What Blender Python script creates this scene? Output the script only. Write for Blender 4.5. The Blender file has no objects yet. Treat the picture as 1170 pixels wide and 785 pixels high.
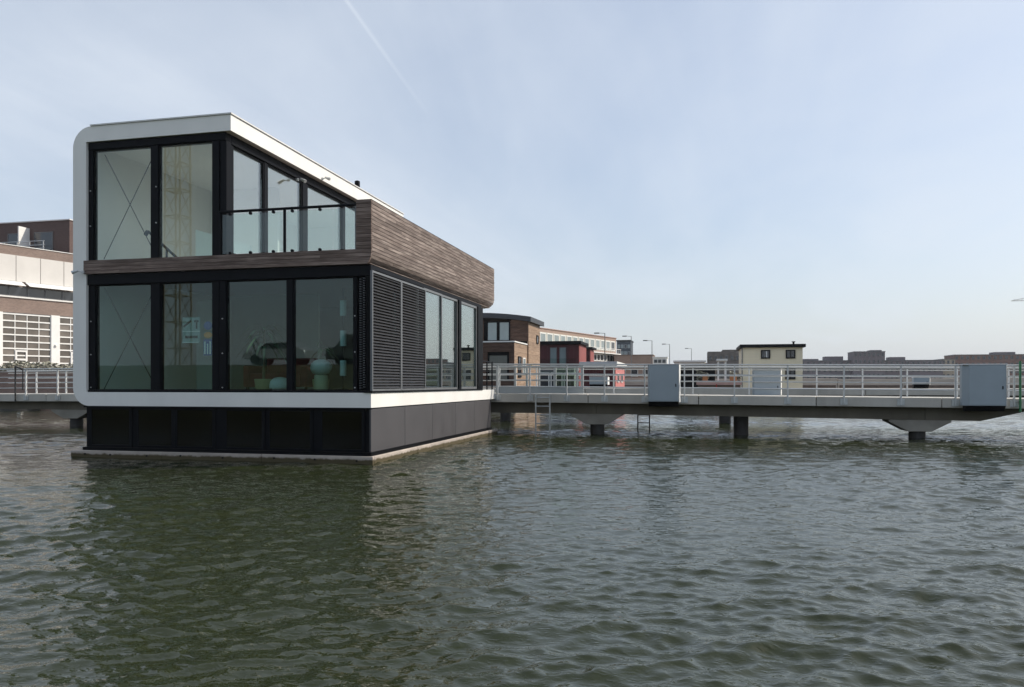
import bpy, bmesh, math, random
import numpy as np
from mathutils import Matrix, Vector
random.seed(7)
rad = math.radians
scene = bpy.context.scene
col = scene.collection

# ------------------------------------------------------------------ camera, sky, sun, exposure
cam_d = bpy.data.cameras.new("camera")
cam = bpy.data.objects.new("camera", cam_d); col.objects.link(cam)
CAM = Vector((6.95, -16.21, 1.75)); YAW = rad(13.09)
cam.location = CAM; cam.rotation_euler = (rad(90), 0, YAW)
cam_d.sensor_width = 36.0; cam_d.lens = 27.78
cam_d.shift_y = 46.5 / 1170.0
cam_d.clip_start = 0.1; cam_d.clip_end = 6000
scene.camera = cam

SUN_EL, SUN_AZ = 40.0, 24.0                       # azimuth counted from +x towards +y
sun_vec = Vector((math.cos(rad(SUN_EL))*math.cos(rad(SUN_AZ)), math.cos(rad(SUN_EL))*math.sin(rad(SUN_AZ)), math.sin(rad(SUN_EL))))
sd = bpy.data.lights.new("sun", 'SUN'); so = bpy.data.objects.new("sun", sd); col.objects.link(so)
sd.energy = 4.3; sd.angle = rad(0.6); sd.color = (1.0, 0.91, 0.78)
so.rotation_euler = sun_vec.to_track_quat('Z', 'Y').to_euler(); so.location = (60, 20, 60)

world = bpy.data.worlds.new("World"); scene.world = world; world.use_nodes = True
wn, wl = world.node_tree.nodes, world.node_tree.links
wn.clear()
wout = wn.new('ShaderNodeOutputWorld'); bg = wn.new('ShaderNodeBackground')
sky = wn.new('ShaderNodeTexSky'); sky.sky_type = 'NISHITA'; sky.sun_disc = False
sky.sun_elevation = rad(SUN_EL); sky.sun_rotation = rad(90 - SUN_AZ)
sky.altitude = 0; sky.air_density = 1.0; sky.dust_density = 2.2; sky.ozone_density = 2.0
bg.inputs['Strength'].default_value = 0.15
def wnode(t, **k):
    n = wn.new(t)
    for a, b in k.items(): setattr(n, a, b)
    return n
def wmath(op, a, b=None, c=None, clamp=False):
    n = wn.new('ShaderNodeMath'); n.operation = op; n.use_clamp = clamp
    for i, s in enumerate((a, b, c)):
        if s is None: continue
        if isinstance(s, (int, float)): n.inputs[i].default_value = s
        else: wl.new(s, n.inputs[i])
    return n.outputs[0]
wtc = wn.new('ShaderNodeTexCoord'); wdir = wtc.outputs['Generated']
wsep = wn.new('ShaderNodeSeparateXYZ'); wl.new(wdir, wsep.inputs[0])
# thin cirrus on a high flat layer: project the direction onto a plane
zc = wmath('MAXIMUM', wsep.outputs['Z'], 0.0)
zc = wmath('ADD', zc, 0.10)
ux = wmath('DIVIDE', wsep.outputs['X'], zc); uy = wmath('DIVIDE', wsep.outputs['Y'], zc)
wcb = wn.new('ShaderNodeCombineXYZ'); wl.new(ux, wcb.inputs[0]); wl.new(uy, wcb.inputs[1])
def wnoise(scale, detail, rough, dist, mscale, rot=0.0, loc=(0, 0, 0)):
    mp = wn.new('ShaderNodeMapping'); mp.inputs['Scale'].default_value = mscale; mp.inputs['Rotation'].default_value = (0, 0, rot)
    mp.inputs['Location'].default_value = loc
    wl.new(wcb.outputs[0], mp.inputs[0])
    n = wn.new('ShaderNodeTexNoise'); wl.new(mp.outputs[0], n.inputs['Vector'])
    n.inputs['Scale'].default_value = scale; n.inputs['Detail'].default_value = detail
    n.inputs['Roughness'].default_value = rough; n.inputs['Distortion'].default_value = dist
    return n.outputs['Fac']
n1 = wnoise(0.55, 6, 0.52, 0.6, (1.0, 0.55, 1), rad(35), (0.3, 0.2, 0))
n2 = wnoise(1.6, 8, 0.6, 0.9, (1.0, 0.3, 1), rad(50))
cir = wmath('ADD', wmath('MULTIPLY', n1, 0.75), wmath('MULTIPLY', n2, 0.25))
ramp = wn.new('ShaderNodeValToRGB'); wl.new(cir, ramp.inputs[0])
ramp.color_ramp.elements[0].position = 0.40; ramp.color_ramp.elements[0].color = (0, 0, 0, 1)
ramp.color_ramp.elements[1].position = 0.68; ramp.color_ramp.elements[1].color = (1, 1, 1, 1)
veil = wmath('ADD', wmath('MULTIPLY', ramp.outputs[0], 0.46), 0.36)
# haze towards the horizon, the same all round
hz = wmath('POWER', wmath('SUBTRACT', 1.0, wmath('MAXIMUM', wsep.outputs['Z'], 0.0), clamp=True), 5.0)
veil = wmath('MAXIMUM', veil, wmath('MULTIPLY', hz, 0.80))
# contrail: a great-circle streak
def pixdir(x, y):
    r = Vector((math.cos(YAW), math.sin(YAW), 0)); f = Vector((-math.sin(YAW), math.cos(YAW), 0))
    return (r*((x-585)/903.0) + f + Vector((0, 0, (439-y)/903.0))).normalized()
c1, c2 = pixdir(388, -12), pixdir(492, 134)
cn = c1.cross(c2).normalized()
vd = wn.new('ShaderNodeVectorMath'); vd.operation = 'DOT_PRODUCT'; wl.new(wdir, vd.inputs[0]); vd.inputs[1].default_value = cn
off = wmath('MULTIPLY', wmath('SUBTRACT', n2, 0.5), 0.006)
dd = wmath('ABSOLUTE', wmath('ADD', vd.outputs['Value'], off))
along = wn.new('ShaderNodeVectorMath'); along.operation = 'DOT_PRODUCT'; wl.new(wdir, along.inputs[0])
tv = (c2 - c1).normalized(); along.inputs[1].default_value = tv
t0, t1 = c1.dot(tv), c2.dot(tv)
tt = wn.new('ShaderNodeMapRange'); wl.new(along.outputs['Value'], tt.inputs[0])
tt.inputs[1].default_value = t0 - 0.25; tt.inputs[2].default_value = t1; tt.inputs[3].default_value = 1; tt.inputs[4].default_value = 0
cm = wn.new('ShaderNodeMapRange'); cm.interpolation_type = 'SMOOTHSTEP'; wl.new(dd, cm.inputs[0])
cm.inputs[1].default_value = 0.0; cm.inputs[2].default_value = 0.0038; cm.inputs[3].default_value = 1; cm.inputs[4].default_value = 0
fr = wn.new('ShaderNodeVectorMath'); fr.operation = 'DOT_PRODUCT'; wl.new(wdir, fr.inputs[0]); fr.inputs[1].default_value = c1
front = wmath('GREATER_THAN', fr.outputs['Value'], 0.6)
trail = wmath('MULTIPLY', wmath('MULTIPLY', cm.outputs[0], wmath('POWER', tt.outputs[0], 0.7)), wmath('MULTIPLY', front, 0.33))
veil = wmath('ADD', veil, trail, clamp=True)
mixc = wn.new('ShaderNodeMix'); mixc.data_type = 'RGBA'
wl.new(veil, mixc.inputs['Factor']); wl.new(sky.outputs[0], mixc.inputs['A'])
mixc.inputs['B'].default_value = (5.4, 5.85, 6.45, 1)
wl.new(mixc.outputs['Result'], bg.inputs['Color']); wl.new(bg.outputs[0], wout.inputs[0])

vs = scene.view_settings
vs.view_transform = 'Standard'; vs.look = 'None'; vs.gamma = 1.0; vs.exposure = 0.0; vs.use_curve_mapping = False
scene.render.engine = 'CYCLES'
scene.cycles.max_bounces = 10; scene.cycles.transparent_max_bounces = 24
scene.cycles.caustics_reflective = False; scene.cycles.caustics_refractive = False

# ------------------------------------------------------------------ helpers
WM = {}
class MB:
    def __init__(s): s.v = []; s.f = []; s.m = None
    def add(s, vs_, fs):
        o = len(s.v); s.v += [tuple(p) for p in vs_]; s.f += [tuple(i+o for i in f) for f in fs]; return s
    def box(s, x0, x1, y0, y1, z0, z1):
        return s.add([(x0,y0,z0),(x1,y0,z0),(x1,y1,z0),(x0,y1,z0),(x0,y0,z1),(x1,y0,z1),(x1,y1,z1),(x0,y1,z1)],
                     [(0,3,2,1),(4,5,6,7),(0,1,5,4),(1,2,6,5),(2,3,7,6),(3,0,4,7)])
    def prism(s, poly, axis, a0, a1):
        """poly of 2-D points, extruded along 'x' (poly is y,z), 'y' (poly is x,z) or 'z' (poly is x,y)"""
        n = len(poly)
        def P(p, a): return {'x': (a, p[0], p[1]), 'y': (p[0], a, p[1]), 'z': (p[0], p[1], a)}[axis]
        vv = [P(p, a0) for p in poly] + [P(p, a1) for p in poly]
        ff = [tuple(range(n))[::-1], tuple(range(n, 2*n))] + [(i, (i+1) % n, n+(i+1) % n, n+i) for i in range(n)]
        return s.add(vv, ff)
    def tube(s, p, q, r, n=8, r2=None, cap=True):
        p, q = Vector(p), Vector(q); d = (q-p).normalized(); r2 = r if r2 is None else r2
        a = d.cross(Vector((0,0,1)) if abs(d.z) < .9 else Vector((1,0,0))).normalized(); b = d.cross(a)
        vv = []
        for c, rr in ((p, r), (q, r2)):
            for i in range(n):
                t = 2*math.pi*i/n; vv.append(c + a*math.cos(t)*rr + b*math.sin(t)*rr)
        ff = [(i, (i+1) % n, n+(i+1) % n, n+i) for i in range(n)]
        if cap: ff += [tuple(range(n))[::-1], tuple(range(n, 2*n))]
        return s.add(vv, ff)
    def bar(s, p, q, w, h):
        p, q = Vector(p), Vector(q); d = (q-p).normalized()
        a = d.cross(Vector((0,0,1)) if abs(d.z) < .95 else Vector((0,1,0))).normalized()*w/2; b = a.normalized().cross(d)*h/2
        vv = [p-a-b, p+a-b, p+a+b, p-a+b, q-a-b, q+a-b, q+a+b, q-a+b]
        return s.add(vv, [(0,3,2,1),(4,5,6,7),(0,1,5,4),(1,2,6,5),(2,3,7,6),(3,0,4,7)])
    def lathe(s, c, prof, n=20):
        """prof: list of (r, z) bottom to top round a vertical axis at c"""
        vv = []
        for r, z in prof:
            for i in range(n):
                t = 2*math.pi*i/n; vv.append((c[0]+r*math.cos(t), c[1]+r*math.sin(t), c[2]+z))
        ff = []
        for k in range(len(prof)-1):
            for i in range(n):
                ff.append((k*n+i, k*n+(i+1) % n, (k+1)*n+(i+1) % n, (k+1)*n+i))
        ff += [tuple(range(n))[::-1], tuple(range((len(prof)-1)*n, len(prof)*n))]
        return s.add(vv, ff)
    def xf(s, M): s.m = M; return s
    def build(s, name, mat, parent=None, smooth=False, bevel=0.0, seg=1):
        V = [Vector(p) for p in s.v]
        if s.m: V = [s.m @ p for p in V]
        xs = [p.x for p in V]; ys = [p.y for p in V]; zs = [p.z for p in V]
        o = Vector(((min(xs)+max(xs))/2, (min(ys)+max(ys))/2, min(zs)))
        me = bpy.data.meshes.new(name); me.from_pydata([p-o for p in V], [], s.f)
        bm = bmesh.new(); bm.from_mesh(me)
        bmesh.ops.recalc_face_normals(bm, faces=bm.faces)
        if bevel > 0:
            bmesh.ops.bevel(bm, geom=list(bm.edges), offset=bevel, segments=seg, profile=0.5, affect='EDGES', clamp_overlap=True)
        if smooth:
            for f in bm.faces: f.smooth = True
            for e in bm.edges:
                if len(e.link_faces) == 2 and e.calc_face_angle() > rad(38): e.smooth = False
        bm.to_mesh(me); bm.free()
        me.materials.append(mat)
        ob = bpy.data.objects.new(name, me); col.objects.link(ob); ob.location = o
        WM[ob.name] = Matrix.Translation(o)
        if parent: setp(ob, parent)
        return ob
def setp(o, p):
    o.parent = p; o.matrix_parent_inverse = WM[p.name].inverted()
def empty(name, loc):
    o = bpy.data.objects.new(name, None); col.objects.link(o); o.location = loc; o.empty_display_size = 0.2
    WM[o.name] = Matrix.Translation(Vector(loc)); return o
def dup(o, delta, parent=None):
    """copy of a part, shifted, sharing its mesh"""
    c = o.copy(); col.objects.link(c); c.location = o.location + Vector(delta)
    WM[c.name] = Matrix.Translation(Vector(delta)) @ WM[o.name]
    if parent: setp(c, parent)
    return c
def tag(o, label=None, cat=None, group=None, kind=None):
    if label: o['label'] = label
    if cat: o['category'] = cat
    if group: o['group'] = group
    if kind: o['kind'] = kind
    return o
def thing(name, loc, label, cat, group=None):
    return tag(empty(name, loc), label, cat, group)
def B(name, b, mat, parent=None, bevel=0.0, seg=1):
    return MB().box(*b).build(name, mat, parent, bevel=bevel, seg=seg)

# ------------------------------------------------------------------ materials
MATS = {}
def pm(name, c, rough=0.55, var=0.12, scale=2.0, bump=0.0, bscale=40, metal=0.0, rnd=0.0, stretch=(1, 1, 1), spec=0.5, c2=None, detail=6, coat=0.0):
    """painted / mineral surface: world-space noise tint, per-object variation, fine bump"""
    m = bpy.data.materials.new(name); m.use_nodes = True; nt = m.node_tree; N, L = nt.nodes, nt.links
    b = N['Principled BSDF']
    g = N.new('ShaderNodeNewGeometry'); mp = N.new('ShaderNodeMapping'); L.new(g.outputs['Position'], mp.inputs[0])
    mp.inputs['Scale'].default_value = stretch
    oi = N.new('ShaderNodeObjectInfo')
    if rnd > 0:
        cb = N.new('ShaderNodeVectorMath'); cb.operation = 'SCALE'; cb.inputs[0].default_value = (37, 51, 23); L.new(oi.outputs['Random'], cb.inputs['Scale'])
        L.new(cb.outputs[0], mp.inputs['Location'])
    n = N.new('ShaderNodeTexNoise'); L.new(mp.outputs[0], n.inputs['Vector'])
    n.inputs['Scale'].default_value = scale; n.inputs['Detail'].default_value = detail; n.inputs['Roughness'].default_value = 0.6
    mr = N.new('ShaderNodeMapRange'); L.new(n.outputs['Fac'], mr.inputs[0]); mr.inputs[1].default_value = .3; mr.inputs[2].default_value = .7
    mx = N.new('ShaderNodeMix'); mx.data_type = 'RGBA'; L.new(mr.outputs[0], mx.inputs['Factor'])
    ca = tuple(x*(1-var) for x in c); cbb = c2 if c2 else tuple(min(1, x*(1+var)) for x in c)
    mx.inputs['A'].default_value = (*ca, 1); mx.inputs['B'].default_value = (*cbb, 1)
    out = mx.outputs['Result']
    if rnd > 0:
        r = N.new('ShaderNodeMapRange'); L.new(oi.outputs['Random'], r.inputs[0]); r.inputs[3].default_value = 1-rnd; r.inputs[4].default_value = 1+rnd
        hs = N.new('ShaderNodeHueSaturation'); L.new(r.outputs[0], hs.inputs['Value']); L.new(out, hs.inputs['Color']); out = hs.outputs[0]
    L.new(out, b.inputs['Base Color'])
    b.inputs['Metallic'].default_value = metal; b.inputs['Specular IOR Level'].default_value = spec
    if coat: b.inputs['Coat Weight'].default_value = coat; b.inputs['Coat Roughness'].default_value = .05
    rr = N.new('ShaderNodeMapRange'); L.new(n.outputs['Fac'], rr.inputs[0]); rr.inputs[3].default_value = max(.02, rough-.1); rr.inputs[4].default_value = min(1, rough+.1)
    L.new(rr.outputs[0], b.inputs['Roughness'])
    if bump > 0:
        n2_ = N.new('ShaderNodeTexNoise'); L.new(mp.outputs[0], n2_.inputs['Vector']); n2_.inputs['Scale'].default_value = bscale; n2_.inputs['Detail'].default_value = 4
        bp = N.new('ShaderNodeBump'); bp.inputs['Strength'].default_value = bump; bp.inputs['Distance'].default_value = 0.01
        L.new(n2_.outputs['Fac'], bp.inputs['Height']); L.new(bp.outputs[0], b.inputs['Normal'])
    MATS[name] = m; return m
def glass(name, tint=(.90, .95, .93), gain=1.0, rough=0.0):
    m = bpy.data.materials.new(name); m.use_nodes = True; nt = m.node_tree; N, L = nt.nodes, nt.links; N.clear()
    out = N.new('ShaderNodeOutputMaterial'); mix = N.new('ShaderNodeMixShader'); tr = N.new('ShaderNodeBsdfTransparent'); gl = N.new('ShaderNodeBsdfGlossy')
    tr.inputs[0].default_value = (*tint, 1); gl.inputs['Roughness'].default_value = rough; gl.inputs['Color'].default_value = (.93, .97, .95, 1)
    lw = N.new('ShaderNodeLayerWeight'); lw.inputs[0].default_value = .5          # facing = 1 - |N.I|, both sides alike
    pw = N.new('ShaderNodeMath'); pw.operation = 'POWER'; pw.inputs[1].default_value = 5; L.new(lw.outputs['Facing'], pw.inputs[0])
    mu = N.new('ShaderNodeMath'); mu.operation = 'MULTIPLY_ADD'; mu.use_clamp = True; mu.inputs[1].default_value = 1-.045*gain; mu.inputs[2].default_value = .045*gain; L.new(pw.outputs[0], mu.inputs[0])
    L.new(mu.outputs[0], mix.inputs[0]); L.new(tr.outputs[0], mix.inputs[1]); L.new(gl.outputs[0], mix.inputs[2]); L.new(mix.outputs[0], out.inputs[0])
    MATS[name] = m; return m
def brick(name, c1_, c2_, mortar, bw=0.22, bh=0.065, rot=0.0):
    m = bpy.data.materials.new(name); m.use_nodes = True; nt = m.node_tree; N, L = nt.nodes, nt.links
    b = N['Principled BSDF']; g = N.new('ShaderNodeNewGeometry')
    sp = N.new('ShaderNodeSeparateXYZ'); L.new(g.outputs['Position'], sp.inputs[0])
    ad = N.new('ShaderNodeMath'); L.new(sp.outputs[0], ad.inputs[0]); L.new(sp.outputs[1], ad.inputs[1])
    cb = N.new('ShaderNodeCombineXYZ'); L.new(ad.outputs[0], cb.inputs[0]); L.new(sp.outputs[2], cb.inputs[1])
    t = N.new('ShaderNodeTexBrick'); L.new(cb.outputs[0], t.inputs['Vector']); t.inputs['Scale'].default_value = 1
    t.inputs['Brick Width'].default_value = bw; t.inputs['Row Height'].default_value = bh; t.inputs['Mortar Size'].default_value = .008
    t.inputs['Color1'].default_value = (*c1_, 1); t.inputs['Color2'].default_value = (*c2_, 1); t.inputs['Mortar'].default_value = (*mortar, 1)
    n = N.new('ShaderNodeTexNoise'); L.new(g.outputs['Position'], n.inputs['Vector']); n.inputs['Scale'].default_value = .6; n.inputs['Detail'].default_value = 6
    mr = N.new('ShaderNodeMapRange'); L.new(n.outputs['Fac'], mr.inputs[0]); mr.inputs[3].default_value = .75; mr.inputs[4].default_value = 1.25
    hs = N.new('ShaderNodeHueSaturation'); L.new(mr.outputs[0], hs.inputs['Value']); L.new(t.outputs['Color'], hs.inputs['Color'])
    L.new(hs.outputs[0], b.inputs['Base Color']); b.inputs['Roughness'].default_value = .85
    MATS[name] = m; return m
def wood(name, axis, dark, mid, light, patch=0.5, rough=.75, rnd=.22):
    """weathered boards; grain runs along the given axis"""
    m = bpy.data.materials.new(name); m.use_nodes = True; nt = m.node_tree; N, L = nt.nodes, nt.links
    b = N['Principled BSDF']; g = N.new('ShaderNodeNewGeometry'); oi = N.new('ShaderNodeObjectInfo')
    sc = N.new('ShaderNodeVectorMath'); sc.operation = 'SCALE'; sc.inputs[0].default_value = (31, 17, 43); L.new(oi.outputs['Random'], sc.inputs['Scale'])
    def noise(s, detail, rough_, sep=True):
        mp = N.new('ShaderNodeMapping'); L.new(g.outputs['Position'], mp.inputs[0]); mp.inputs['Scale'].default_value = s
        if sep: L.new(sc.outputs[0], mp.inputs['Location'])
        n = N.new('ShaderNodeTexNoise'); L.new(mp.outputs[0], n.inputs['Vector']); n.inputs['Scale'].default_value = 1; n.inputs['Detail'].default_value = detail; n.inputs['Roughness'].default_value = rough_
        return n.outputs['Fac']
    st = {'x': (2.2, 50, 50), 'y': (50, 2.2, 50)}[axis]; s2 = {'x': (1.1, 9, 9), 'y': (9, 1.1, 9)}[axis]
    gr = noise(st, 6, .6); pa = noise(s2, 4, .55); big = noise((1.5, .9, 9), 4, .6, False)
    su = N.new('ShaderNodeMath'); su.operation = 'MULTIPLY_ADD'; L.new(pa, su.inputs[0]); su.inputs[1].default_value = .8; L.new(gr, su.inputs[2])
    s3 = N.new('ShaderNodeMath'); s3.operation = 'MULTIPLY_ADD'; L.new(big, s3.inputs[0]); s3.inputs[1].default_value = patch; L.new(su.outputs[0], s3.inputs[2])
    mr = N.new('ShaderNodeMapRange'); L.new(s3.outputs[0], mr.inputs[0]); mr.inputs[1].default_value = .72+.5*patch-.1; mr.inputs[2].default_value = 1.18+.5*patch
    rp = N.new('ShaderNodeValToRGB'); L.new(mr.outputs[0], rp.inputs[0])
    e = rp.color_ramp.elements; e[0].color = (*dark, 1); e[1].color = (*light, 1); e[0].position = 0; e[1].position = 1
    k = rp.color_ramp.elements.new(.5); k.color = (*mid, 1)
    r = N.new('ShaderNodeMapRange'); L.new(oi.outputs['Random'], r.inputs[0]); r.inputs[3].default_value = 1-rnd; r.inputs[4].default_value = 1+rnd
    hs = N.new('ShaderNodeHueSaturation'); L.new(r.outputs[0], hs.inputs['Value']); L.new(rp.outputs[0], hs.inputs['Color'])
    L.new(hs.outputs[0], b.inputs['Base Color']); b.inputs['Roughness'].default_value = rough; b.inputs['Specular IOR Level'].default_value = .35
    bp = N.new('ShaderNodeBump'); bp.inputs['Strength'].default_value = .5; bp.inputs['Distance'].default_value = .004; L.new(gr, bp.inputs['Height']); L.new(bp.outputs[0], b.inputs['Normal'])
    MATS[name] = m; return m

white_render = pm('white_render', (.77, .765, .74), .6, .05, 1.2, .12, 90, stretch=(1, 1, .4))
white_paint = pm('white_paint', (.78, .78, .76), .45, .05, 2)
off_white = pm('off_white', (.70, .69, .66), .7, .05, 1)
anthracite = pm('anthracite_metal', (.006, .007, .0095), .5, .2, 3, .03, 60, spec=.08)
dark_grey = pm('dark_grey_panel', (.062, .060, .065), .55, .10, 1.5, .08, 120, rnd=.05)
frame_grey = pm('frame_grey', (.13, .138, .148), .4, .1, 3)
louvre_m = pm('louvre_metal', (.021, .021, .023), .42, .15, 4, spec=.35)
black_m = pm('black_rubber', (.004, .0045, .006), .5, .2, 3, spec=.08)
trim_m = pm('zinc_trim', (.66, .66, .65), .5, .08, 5)
galv = pm('galvanised_steel', (.50, .52, .53), .42, .12, 6, metal=.55)
rail_white = pm('rail_paint', (.56, .575, .58), .4, .08, 5, metal=.2)
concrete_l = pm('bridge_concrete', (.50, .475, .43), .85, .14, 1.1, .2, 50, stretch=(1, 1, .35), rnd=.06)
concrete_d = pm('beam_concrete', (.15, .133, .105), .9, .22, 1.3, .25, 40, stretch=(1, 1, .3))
deck_m = pm('deck_concrete', (.55, .53, .48), .85, .12, 1.5, .2, 60)
pile_m = pm('pile_steel', (.028, .026, .026), .6, .4, 5, .3, 30)
cab_m = pm('cabinet_paint', (.31, .365, .41), .42, .05, 2, .03, 80)
cab_lit = pm('cabinet_lit_top', (.62, .63, .65), .4, .06, 2)  # paler than the cabinet paint, for the sun on its top
pane_m = glass('window_glass', (.92, .97, .95), 1.1)
pane_low = glass('tinted_glass', (.74, .86, .85), .9)
pane_side = glass('side_glass', (.86, .92, .90), 6.0)
pane_terrace = glass('terrace_glass', (.95, .97, .96), 4.6)
pane_bal = glass('balustrade_glass', (.90, .95, .93), .9)
pane_dark = glass('dark_glass', (.14, .16, .17), .4)
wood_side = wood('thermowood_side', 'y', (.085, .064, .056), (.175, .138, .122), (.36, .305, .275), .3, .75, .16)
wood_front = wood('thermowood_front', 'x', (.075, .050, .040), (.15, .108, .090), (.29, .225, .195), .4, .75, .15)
wood_floor = wood('floor_boards', 'y', (.16, .10, .06), (.25, .17, .10), (.33, .24, .15), .3, .4, .1)

def ledge_mat():
    m = pm('stained_concrete', (.40, .35, .31), .85, .2, 2.2, .3, 40, rnd=.05)
    nt = m.node_tree; N, L = nt.nodes, nt.links; b = N['Principled BSDF']
    src = b.inputs['Base Color'].links[0].from_socket
    g = N.new('ShaderNodeNewGeometry'); sp = N.new('ShaderNodeSeparateXYZ'); L.new(g.outputs['Position'], sp.inputs[0])
    n = N.new('ShaderNodeTexNoise'); L.new(g.outputs['Position'], n.inputs['Vector']); n.inputs['Scale'].default_value = 5; n.inputs['Detail'].default_value = 8; n.inputs['Roughness'].default_value = .7
    ad = N.new('ShaderNodeMath'); ad.operation = 'MULTIPLY_ADD'; L.new(n.outputs['Fac'], ad.inputs[0]); ad.inputs[1].default_value = -.14; L.new(sp.outputs[2], ad.inputs[2])
    mr = N.new('ShaderNodeMapRange'); mr.interpolation_type = 'SMOOTHSTEP'; L.new(ad.outputs[0], mr.inputs[0]); mr.inputs[1].default_value = .0; mr.inputs[2].default_value = .05
    mx = N.new('ShaderNodeMix'); mx.data_type = 'RGBA'; L.new(mr.outputs[0], mx.inputs['Factor']); mx.inputs['A'].default_value = (.07, .055, .025, 1); L.new(src, mx.inputs['B'])
    L.new(mx.outputs['Result'], b.inputs['Base Color']); return m
ledge_m = ledge_mat()

# ------------------------------------------------------------------ water
def water_material():
    m = bpy.data.materials.new('harbour_water'); m.use_nodes = True; nt = m.node_tree; N, L = nt.nodes, nt.links
    b = N['Principled BSDF']
    b.inputs['Base Color'].default_value = (.021, .0265, .010, 1); b.inputs['Roughness'].default_value = .03
    b.inputs['IOR'].default_value = 1.333
    g = N.new('ShaderNodeNewGeometry')
    def noise(s, rot, detail, rough):
        mp = N.new('ShaderNodeMapping'); L.new(g.outputs['Position'], mp.inputs[0]); mp.inputs['Scale'].default_value = s; mp.inputs['Rotation'].default_value = (0, 0, rot)
        n = N.new('ShaderNodeTexNoise'); L.new(mp.outputs[0], n.inputs['Vector']); n.inputs['Scale'].default_value = 1; n.inputs['Detail'].default_value = detail; n.inputs['Roughness'].default_value = rough; n.inputs['Distortion'].default_value = .5; n.noise_type = 'RIDGED_MULTIFRACTAL'; n.normalize = True
        return n.outputs['Fac']
    src = None
    for sc_, rt, st_, di in (((17, 27, 1), -20, .55, .008), ((7, 12, 1), 25, .42, .012), ((3.0, 5.0, 1), 8, .48, .026)):
        bp = N.new('ShaderNodeBump'); bp.inputs['Strength'].default_value = st_; bp.inputs['Distance'].default_value = di
        L.new(noise(sc_, rad(rt), 4, .55), bp.inputs['Height'])
        if src: L.new(src, bp.inputs['Normal'])
        src = bp.outputs[0]
    L.new(src, b.inputs['Normal'])
    return m
def build_water():
    rng = np.random.default_rng(11)
    rs = [1.2]
    while rs[-1] < 75: rs.append(rs[-1]*1.0042)
    while rs[-1] < 5000: rs.append(rs[-1]*1.12)
    rs = np.array(rs)
    fa = math.pi/2 + YAW
    an = np.concatenate([np.linspace(fa-rad(52), fa+rad(52), 760, endpoint=False), np.linspace(fa+rad(52), fa+2*math.pi-rad(52), 128, endpoint=False)])
    Rr, A = np.meshgrid(rs, an, indexing='ij')
    X = CAM.x + Rr*np.cos(A); Y = CAM.y + Rr*np.sin(A); Zz = np.zeros_like(X); DX = np.zeros_like(X); DY = np.zeros_like(X)
    spc = np.maximum(Rr*0.0042, Rr*rad(104)/760)
    spc = np.where(Rr > 75, Rr*.12, spc)
    nw = 110
    lam = np.exp(rng.uniform(math.log(.13), math.log(1.15), nw))
    th = rad(-68) + rng.normal(0, rad(40), nw)          # travel direction, roughly towards the viewer
    near = Rr[:, 0] < 140
    Xn, Yn, Sn = X[near], Y[near], spc[near]
    zz = np.zeros_like(Xn); dx = np.zeros_like(Xn); dy = np.zeros_like(Xn)
    for l, t, ph in zip(lam, th, rng.uniform(0, 2*math.pi, nw)):
        k = 2*math.pi/l
        slope = .024*(1.0 if l < .42 else (.42/l)**.75)
        amp = slope/k
        w = np.clip((l/Sn-2.2)/2.0, 0, 1)
        p = k*(Xn*math.cos(t)+Yn*math.sin(t))+ph
        zz += amp*w*np.cos(p); sn = amp*w*np.sin(p)*1.0
        dx -= sn*math.cos(t); dy -= sn*math.sin(t)
    # gusts: the chop is stronger in some patches than in others
    gust = 1 + .5*np.sin(.31*Xn+.22*Yn+1)*np.sin(.17*Xn-.35*Yn+2)
    Zz[near] = zz*gust; X[near] += dx*gust; Y[near] += dy*gust
    nr, na = X.shape
    co = np.stack([X, Y, Zz], -1).reshape(-1, 3)
    co = np.concatenate([co, [[CAM.x, CAM.y, 0]]])
    i = np.arange(nr-1)[:, None]; j = np.arange(na)[None]; j2 = (j+1) % na
    q = np.stack([i*na+j, (i+1)*na+j, (i+1)*na+j2, i*na+j2], -1).reshape(-1, 4)
    me = bpy.data.meshes.new('water')
    nq = len(q); nt_ = na
    tri = np.stack([np.full(na, nr*na), np.arange(na), (np.arange(na)+1) % na], -1)
    me.vertices.add(len(co)); me.vertices.foreach_set('co', co.astype(np.float32).ravel())
    me.loops.add(nq*4+nt_*3); me.loops.foreach_set('vertex_index', np.concatenate([q.ravel(), tri.ravel()]).astype(np.int32))
    me.polygons.add(nq+nt_)
    me.polygons.foreach_set('loop_start', np.concatenate([np.arange(nq)*4, nq*4+np.arange(nt_)*3]).astype(np.int32))
    me.polygons.foreach_set('loop_total', np.concatenate([np.full(nq, 4), np.full(nt_, 3)]).astype(np.int32))
    me.polygons.foreach_set('use_smooth', np.ones(nq+nt_, dtype=bool))
    me.update(calc_edges=True)
    me.materials.append(water_material())
    o = bpy.data.objects.new('water', me); col.objects.link(o)
    tag(o, kind='structure')
build_water()

# ------------------------------------------------------------------ land
ground_m = pm('far_ground', (.16, .15, .11), .9, .3, .05)
grass_m = pm('bank_grass', (.075, .085, .035), .95, .4, .6, .5, 12)
quay_brick = brick('quay_brick', (.20, .11, .085), (.27, .155, .12), (.30, .27, .24))
quay_conc = pm('quay_concrete', (.36, .35, .33), .85, .15, 1)
tag(MB().prism([(-400, 76), (-60, 76), (-60, 76.2), (160, 76.2), (1500, 300), (4500, 3000), (-4500, 3000), (-4500, 76)], 'z', -2, 2.2).build('far_ground', ground_m), kind='structure')
tag(MB().prism([(-400, 29.5), (-31, 29.5), (-31, 75.9), (-400, 75.9)], 'z', -2, 2.6).build('quay_ground', pm('quay_paving', (.24, .20, .18), .9, .2, .5)), kind='structure')
tag(MB().prism([(-20, -.6), (-21.5, .4), (-28, 2.9), (-31, 3.05), (-300, 3.05), (-300, -2), (-20, -2)], 'x', -260, 260).build('near_bank', grass_m), kind='structure')

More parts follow.
